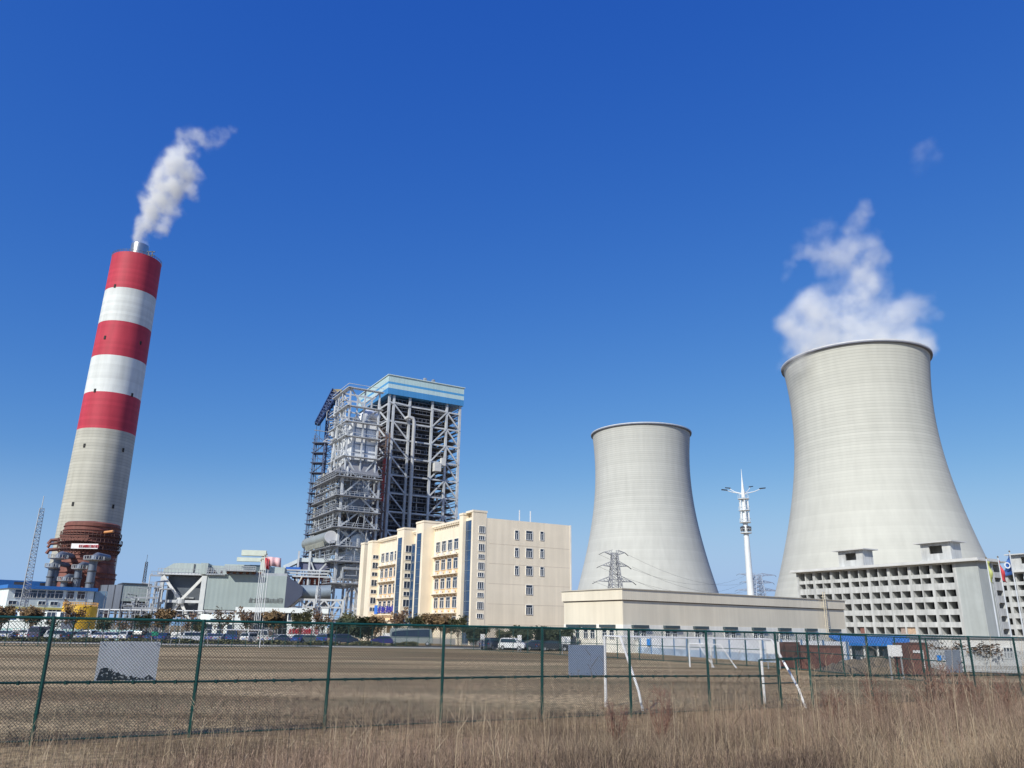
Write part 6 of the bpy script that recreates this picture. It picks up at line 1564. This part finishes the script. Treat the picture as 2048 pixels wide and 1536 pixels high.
# ---------------- dry weeds in the foreground ----------------
def hs_(x, y, s=1.0): return .5+.25*math.sin(x*.9*s+1.3)+.25*math.sin(y*1.1*s+x*.35*s+.7)
rng = np.random.default_rng(12)
def clump(P, s=1.0, k=0):
    return (.5+.22*np.sin(P[:,0]*.9*s+1.3+k)+.22*np.sin(P[:,1]*1.15*s+P[:,0]*.4*s+.7+k)+.18*np.sin(P[:,0]*2.7*s-P[:,1]*2.1*s+k))
def ribbon_field(n, sampler, hfun, width, segs, bend, name, mat, label, kind, twigs=0, cat=None):
    P, Hh, T = sampler(n), None, None
    Hh = hfun(P); keep = Hh > .04; P = P[keep]; Hh = Hh[keep]; n = len(P)
    a = rng.uniform(0, 2*np.pi, n); fx = rng.uniform(0, 2*np.pi, n); bd = rng.uniform(.1, 1, n)*bend
    W = width*(.6+.8*rng.random(n)); wx, wy = np.cos(fx)*W/2, np.sin(fx)*W/2
    V = []; base = np.array([gz(x, y) for x, y in P]); pts = []
    for s in range(segs+1):
        t = s/segs; off = bd*Hh*t**2; k = 1-.75*t
        cx_, cy_, cz = P[:,0]+np.cos(a)*off, P[:,1]+np.sin(a)*off, base-.03+Hh*t*(1-.15*bd*t)
        pts.append((cx_,cy_,cz)); V.append(np.stack([cx_-wx*k, cy_-wy*k, cz],1)); V.append(np.stack([cx_+wx*k, cy_+wy*k, cz],1))
    V = np.stack(V, 1); m_ = 2*(segs+1); verts = V.reshape(-1,3); idx0 = (np.arange(n)*m_)[:,None]
    F_ = np.concatenate([idx0+np.array([2*s,2*s+1,2*s+3,2*s+2])[None] for s in range(segs)], 0)
    tone = np.clip(rng.normal(.46,.28,n)+(clump(P,.8,1.5)-.5)*.7+(clump(P,3.1,.5)-.5)*.35,0,1); tv = np.repeat(tone, m_)
    if twigs:
        ex_v, ex_f, ex_t = [], [], []; nv = len(verts)
        for q in range(twigs):
            sel = rng.random(n) < .85; t = rng.uniform(.35,.98,n); off = bd*Hh*t**2
            x0, y0, z0 = P[:,0]+np.cos(a)*off, P[:,1]+np.sin(a)*off, base+Hh*t*(1-.15*bd*t)
            b_ = rng.uniform(0,2*np.pi,n); l_ = Hh*rng.uniform(.06,.24,n)*(1.25-t); x1, y1, z1 = x0+np.cos(b_)*l_*.7, y0+np.sin(b_)*l_*.7, z0+l_*.8
            w2 = W*.32; q4 = np.stack([np.stack([x0-w2,y0,z0],1),np.stack([x0+w2,y0,z0],1),np.stack([x1+w2*.5,y1,z1],1),np.stack([x1-w2*.5,y1,z1],1)],1)[sel]
            ex_v.append(q4.reshape(-1,3)); ex_t.append(np.repeat(tone[sel],4))
        ev = np.concatenate(ex_v); et = np.concatenate(ex_t); k = len(ev)//4; ef = nv+np.arange(k*4).reshape(k,4)
        verts = np.concatenate([verts, ev]); F_ = np.concatenate([F_, ef]); tv = np.concatenate([tv, et])
    me = bpy.data.meshes.new(name); me.vertices.add(len(verts)); me.vertices.foreach_set('co', verts.astype('f').ravel())
    me.loops.add(F_.size); me.loops.foreach_set('vertex_index', F_.astype('i').ravel()); me.polygons.add(len(F_)); me.polygons.foreach_set('loop_start', np.arange(0,F_.size,4,dtype='i'))
    me.update(calc_edges=True); tint_attr(me, tv.astype('f')); me.materials.append(mat); o = bpy.data.objects.new(name, me); C.objects.link(o); tag(o, label, cat, kind=kind); return o
tang = FD.normalized(); fa2 = np.array([FA.x, FA.y]); tg = np.array([tang.x, tang.y]); fn2 = np.array([FN.x, FN.y])
def sampler_band(d0, d1, s0=-22, s1=60, pw=1.0):
    def f(n):
        out = []
        tot = 0
        while tot < n:
            d = d0+(d1-d0)*rng.random(n*2)**pw; s = rng.uniform(s0, s1, n*2); p = fa2+tg*s[:,None]+fn2*d[:,None]
            r = np.hypot(p[:,0], p[:,1]); az_ = p[:,0]/np.maximum(p[:,1],.1); ok = (p[:,1] > 2.5) & (r > 4.6) & (np.abs(az_) < .80) & (rng.random(n*2) < np.clip(9/r,.18,1)+.1)
            p = p[ok]; out.append(p); tot += len(p)
        return np.concatenate(out)[:n]
    return f
def side(P):  # lower on the left, taller to the right
    a_ = P[:,0]/P[:,1]; return np.interp(a_, [-.7,-.45,-.2,.0,.25,.7], [.60,.60,.68,.80,.86,1.08])
weed_m = leaf_mat('dry_weeds', (.055,.036,.026), (.40,.30,.20)); weed_r = leaf_mat('reddish_weeds', (.05,.028,.021), (.34,.235,.165)); straw = leaf_mat('straw_grass', (.17,.125,.08), (.38,.30,.20))
ribbon_field(200000, sampler_band(-1, 24), lambda P: side(P)*(.10+.38*np.clip(clump(P),0,1))*rng.uniform(.5,1.3,len(P)), .007, 3, .5, 'dry_grass', weed_m, 'matted dry brown grass covering the bank', 'stuff', cat='grass')
ribbon_field(44000, sampler_band(-1.5, 20), lambda P: side(P)**1.3*(.15+.85*np.clip(clump(P,.6,2),0,1))*rng.uniform(.5,1.15,len(P)), .006, 3, .18, 'tall_weeds', weed_r, 'tall reddish-brown dead weed stalks before the fence', 'stuff', 4, cat='weeds')
ribbon_field(32000, sampler_band(-.5, 23), lambda P: np.where(clump(P,.45,5) > .62, side(P)*rng.uniform(.25,.62,len(P)), 0), .007, 4, .6, 'straw_grass', straw, 'pale straw-coloured grass tufts among the weeds', 'stuff', cat='grass')
ribbon_field(1500, sampler_band(0, 17), lambda P: side(P)*rng.uniform(.9,1.75,len(P)), .0075, 4, .12, 'weed_stalks', straw, 'scattered pale tall dead stalks rising above the weeds', 'stuff', 5, cat='weeds')
ribbon_field(42000, sampler_band(-26, -.8, -14, 50, .8), lambda P: rng.uniform(.05,.24,len(P))*np.clip(.4+clump(P,.35,3),.3,1.3), .016, 2, .8, 'field_grass', weed_r, 'short dry grass on the football field behind the fence', 'stuff', cat='grass')

# bare reddish shrubs at the right of the bank
def make_shrub(seed, h, w):
    rnd = random.Random(seed); root = empty('shrub'); br = MB()
    for k in range(16):
        a = rnd.uniform(0,6.28); r = w*rnd.uniform(.1,.5); p0 = Vector((rnd.uniform(-.12,.12),rnd.uniform(-.12,.12),0)); p2 = Vector((r*math.cos(a), r*math.sin(a), h*rnd.uniform(.6,1))); p1 = p0.lerp(p2,.5)+Vector((rnd.uniform(-.1,.1),rnd.uniform(-.1,.1),h*.05))
        br.tube([p0,p1,p2],[.014,.010,.004],4,False)
        for q in range(12):
            s = p1.lerp(p2, rnd.random()) if q%3 else p0.lerp(p1, rnd.uniform(.4,1)); d = Vector((rnd.uniform(-1,1),rnd.uniform(-1,1),rnd.uniform(.2,1.2)))*h*.12; e = s+d; br.tube([s,e],[.006,.003],3,False)
            for t in range(3): m_ = s.lerp(e, rnd.uniform(.3,1)); br.tube([m_, m_+Vector((rnd.uniform(-1,1),rnd.uniform(-1,1),rnd.uniform(.1,1)))*h*.06],[.004,.002],3,False)
    br.build('stem', M('reddish_twigs',(.20,.105,.075),.8,0,.3,4), root); return root
sp_ = [make_shrub(1,1.9,1.5), make_shrub(2,1.5,1.3)]
for i,(px,Y,s,lab) in enumerate([(1905,27.5,1.0,'largest bare reddish shrub before the narrow grey fence board'),(1960,25.5,1.0,'tall bare reddish shrub at the right, beside the largest one'),(1860,25,.95,'bare twiggy shrub left of the largest reddish one'),(2015,24,.9,'bare reddish shrub next to the right edge of the picture'),
        (1760,24,.8,'low bare shrub before the white board of the yard'),(1660,23,.8,'low bare shrub before the brown container'),(1320,19,.7,'small bare shrub beside the bent rear stay of the near goal'),(1240,17,.65,'small bare shrub in front of the left post of the near goal')]):
    o = sp_[i] if i < 2 else copy_tree(sp_[i%2]); o.name = 'shrub'; x = xat(px, Y, .8); o.location = (x, Y, gz(x,Y)-.02); o.rotation_euler = (0,0,i*2.1); o.scale = (s,s,s); tag(o, lab, 'shrub', 'bare shrubs on the bank')
# ---------------- steam ----------------
def steam_mat(name, dens, col=(1.0,1.0,.985)):
    m = bpy.data.materials.new(name); m.use_nodes = True; n = m.node_tree.nodes; l = m.node_tree.links; n.clear()
    v = n.new('ShaderNodeVolumePrincipled'); v.inputs['Color'].default_value = (*col,1); v.inputs['Density'].default_value = dens; v.inputs['Anisotropy'].default_value = -.15
    o = n.new('ShaderNodeOutputMaterial'); l.new(v.outputs[0], o.inputs['Volume']); return m
def steam(name, label, puffs, Y, dens, nscale, namp, res, dY=0, detail=5.0, cut=(.40,.62)):
    """puffs: (px, py, radius in px, density, depth offset m)"""
    vs_, rr_, dd = [], [], []
    for p in puffs:
        px, py, rp, de = p[:4]; dy = p[4] if len(p) > 4 else 0
        q = at(px, py, Y+dy); depth = (q-CP).dot(fw); vs_.append(q); rr_.append(rp*depth/F); dd.append(de)
    lo = [min(v[i]-r*1.5-namp*.3 for v, r in zip(vs_, rr_)) for i in range(3)]; hi = [max(v[i]+r*1.5+namp*.3 for v, r in zip(vs_, rr_)) for i in range(3)]
    me = bpy.data.meshes.new(name); me.from_pydata(vs_, [], []); a = me.attributes.new('rad','FLOAT','POINT'); a.data.foreach_set('value', rr_); a = me.attributes.new('den','FLOAT','POINT'); a.data.foreach_set('value', dd)
    o = bpy.data.objects.new(name, me); C.objects.link(o); tag(o, label, 'steam plume', kind='stuff')
    g = bpy.data.node_groups.new(name, 'GeometryNodeTree'); g.interface.new_socket('Geometry', in_out='INPUT', socket_type='NodeSocketGeometry'); g.interface.new_socket('Geometry', in_out='OUTPUT', socket_type='NodeSocketGeometry')
    N = g.nodes; L = g.links; gi = N.new('NodeGroupInput'); go = N.new('NodeGroupOutput')
    def mt(op, a, b=None, c=None):
        k = N.new('ShaderNodeMath'); k.operation = op
        for i, v in enumerate((a,b,c)):
            if v is None: continue
            if isinstance(v,(int,float)): k.inputs[i].default_value = v
            else: L.new(v, k.inputs[i])
        return k.outputs[0]
    pos = N.new('GeometryNodeInputPosition')
    nz = N.new('ShaderNodeTexNoise'); nz.noise_dimensions = '3D'; nz.inputs['Scale'].default_value = nscale; nz.inputs['Detail'].default_value = detail; nz.inputs['Roughness'].default_value = .6; L.new(pos.outputs[0], nz.inputs['Vector'])
    sb = N.new('ShaderNodeVectorMath'); sb.operation = 'SUBTRACT'; L.new(nz.outputs['Color'], sb.inputs[0]); sb.inputs[1].default_value = (.5,.5,.5)
    sc_ = N.new('ShaderNodeVectorMath'); sc_.operation = 'SCALE'; L.new(sb.outputs[0], sc_.inputs[0]); sc_.inputs['Scale'].default_value = namp
    ad = N.new('ShaderNodeVectorMath'); ad.operation = 'ADD'; L.new(pos.outputs[0], ad.inputs[0]); L.new(sc_.outputs[0], ad.inputs[1])
    m2p = N.new('GeometryNodeMeshToPoints'); L.new(gi.outputs[0], m2p.inputs[0])
    total = None
    # two nearest-puff lookups are replaced by one per puff group: sum of soft spheres
    for v, r, d in zip(vs_, rr_, dd):
        ds = N.new('ShaderNodeVectorMath'); ds.operation = 'DISTANCE'; L.new(ad.outputs[0], ds.inputs[0]); ds.inputs[1].default_value = v
        mr = N.new('ShaderNodeMapRange'); mr.interpolation_type = 'SMOOTHSTEP'; mr.inputs[1].default_value = r*1.25; mr.inputs[2].default_value = r*.35; mr.inputs[3].default_value = 0; mr.inputs[4].default_value = d; L.new(ds.outputs['Value'], mr.inputs[0])
        total = mr.outputs[0] if total is None else mt('MAXIMUM', total, mr.outputs[0])
    n2 = N.new('ShaderNodeTexNoise'); n2.inputs['Scale'].default_value = nscale*2.2; n2.inputs['Detail'].default_value = detail; n2.inputs['Roughness'].default_value = .65; L.new(pos.outputs[0], n2.inputs['Vector'])
    m2 = N.new('ShaderNodeMapRange'); m2.interpolation_type = 'SMOOTHSTEP'; m2.inputs[1].default_value = cut[0]; m2.inputs[2].default_value = cut[1]; m2.inputs[3].default_value = .12; m2.inputs[4].default_value = 1.25; L.new(n2.outputs[0], m2.inputs[0])
    den = mt('MULTIPLY', total, m2.outputs[0])
    vc = N.new('GeometryNodeVolumeCube'); L.new(den, vc.inputs['Density']); vc.inputs['Min'].default_value = lo; vc.inputs['Max'].default_value = hi
    ext = [hi[i]-lo[i] for i in range(3)]; vx = max(ext)/res
    for i, s in enumerate(('X','Y','Z')): vc.inputs['Resolution '+s].default_value = max(8, int(ext[i]/vx))
    sm = N.new('GeometryNodeSetMaterial'); mt_ = steam_mat(name+'_vapour', dens); sm.inputs['Material'].default_value = mt_; L.new(vc.outputs[0], sm.inputs[0]); L.new(sm.outputs[0], go.inputs[0])
    me.materials.append(mt_); md = o.modifiers.new('vapour','NODES'); md.node_group = g
    return o
def base_row(px0, px1, py, n, r, d): return [(px0+(px1-px0)*k/(n-1), py, r, d, (k%3-1)*12) for k in range(n)]
steam('chimney_smoke', 'white smoke plume drifting up and right from the chimney flue', [
 (281,484,17,1),(285,470,18,1),(291,455,21,1),(299,438,24,1),(308,420,26,1.1),(316,402,30,1.1),(326,384,33,1.1),(336,366,36,1.1),(346,348,36,1),(356,332,33,.9),(362,316,28,.75),(322,462,15,.45),(330,445,16,.45),(345,425,18,.4),(384,385,18,.4),(388,352,20,.45),
 (368,300,22,.35),(372,280,20,.30),(392,272,22,.28),(412,282,20,.26),(432,276,20,.2),(450,266,15,.14),(466,258,10,.08)], CY, .26, .06, 18, 180, detail=7.0)
BX, BYt, BZ, BR = big
steam('tower_steam', 'thick white steam rising from the larger cooling tower', 
 base_row(1606,1822,712,8,36,1)+base_row(1606,1818,682,7,42,1)+[(1606,652,44,.9),(1640,622,44,.95),(1668,640,46,1),(1712,640,48,1),(1758,648,46,.9),(1800,640,42,.75),(1822,612,34,.5),(1846,596,24,.38),(1868,592,16,.25),(1705,602,38,.85),(1722,568,40,.85),(1728,535,40,.7),
 (1712,508,38,.7),(1745,505,34,.62),(1682,500,32,.6),(1652,500,30,.5),(1625,492,26,.4),(1600,505,20,.25),(1580,530,16,.18),(1562,556,14,.13),(1770,520,24,.4),(1775,560,22,.35),(1764,590,22,.35),(1650,548,26,.3),(1668,578,24,.25),(1700,476,28,.4),(1722,452,26,.4),(1738,428,20,.32),(1650,468,24,.32),(1620,466,20,.25),(1590,486,18,.22),(1690,545,34,.35),(1880,640,18,.16),(1866,620,20,.2)], BYt, .10, .034, 28, 190, detail=7.0, cut=(.38,.60))
steam('drifting_wisp', 'faint torn-off wisp of vapour high above the larger tower', [(1840,308,22,.6),(1852,296,24,.8),(1862,316,22,.6),(1850,332,22,.4)], BYt, .022, .03, 26, 60)
steam('ground_steam', 'small puff of white vapour leaking at the boiler frame foot', [(704,1226,16,.8),(716,1216,18,.8),(728,1206,16,.6),(740,1222,14,.7),(722,1190,12,.3),(690,1172,9,.5),(694,1180,9,.4)], 190, .09, .25, 5, 60)
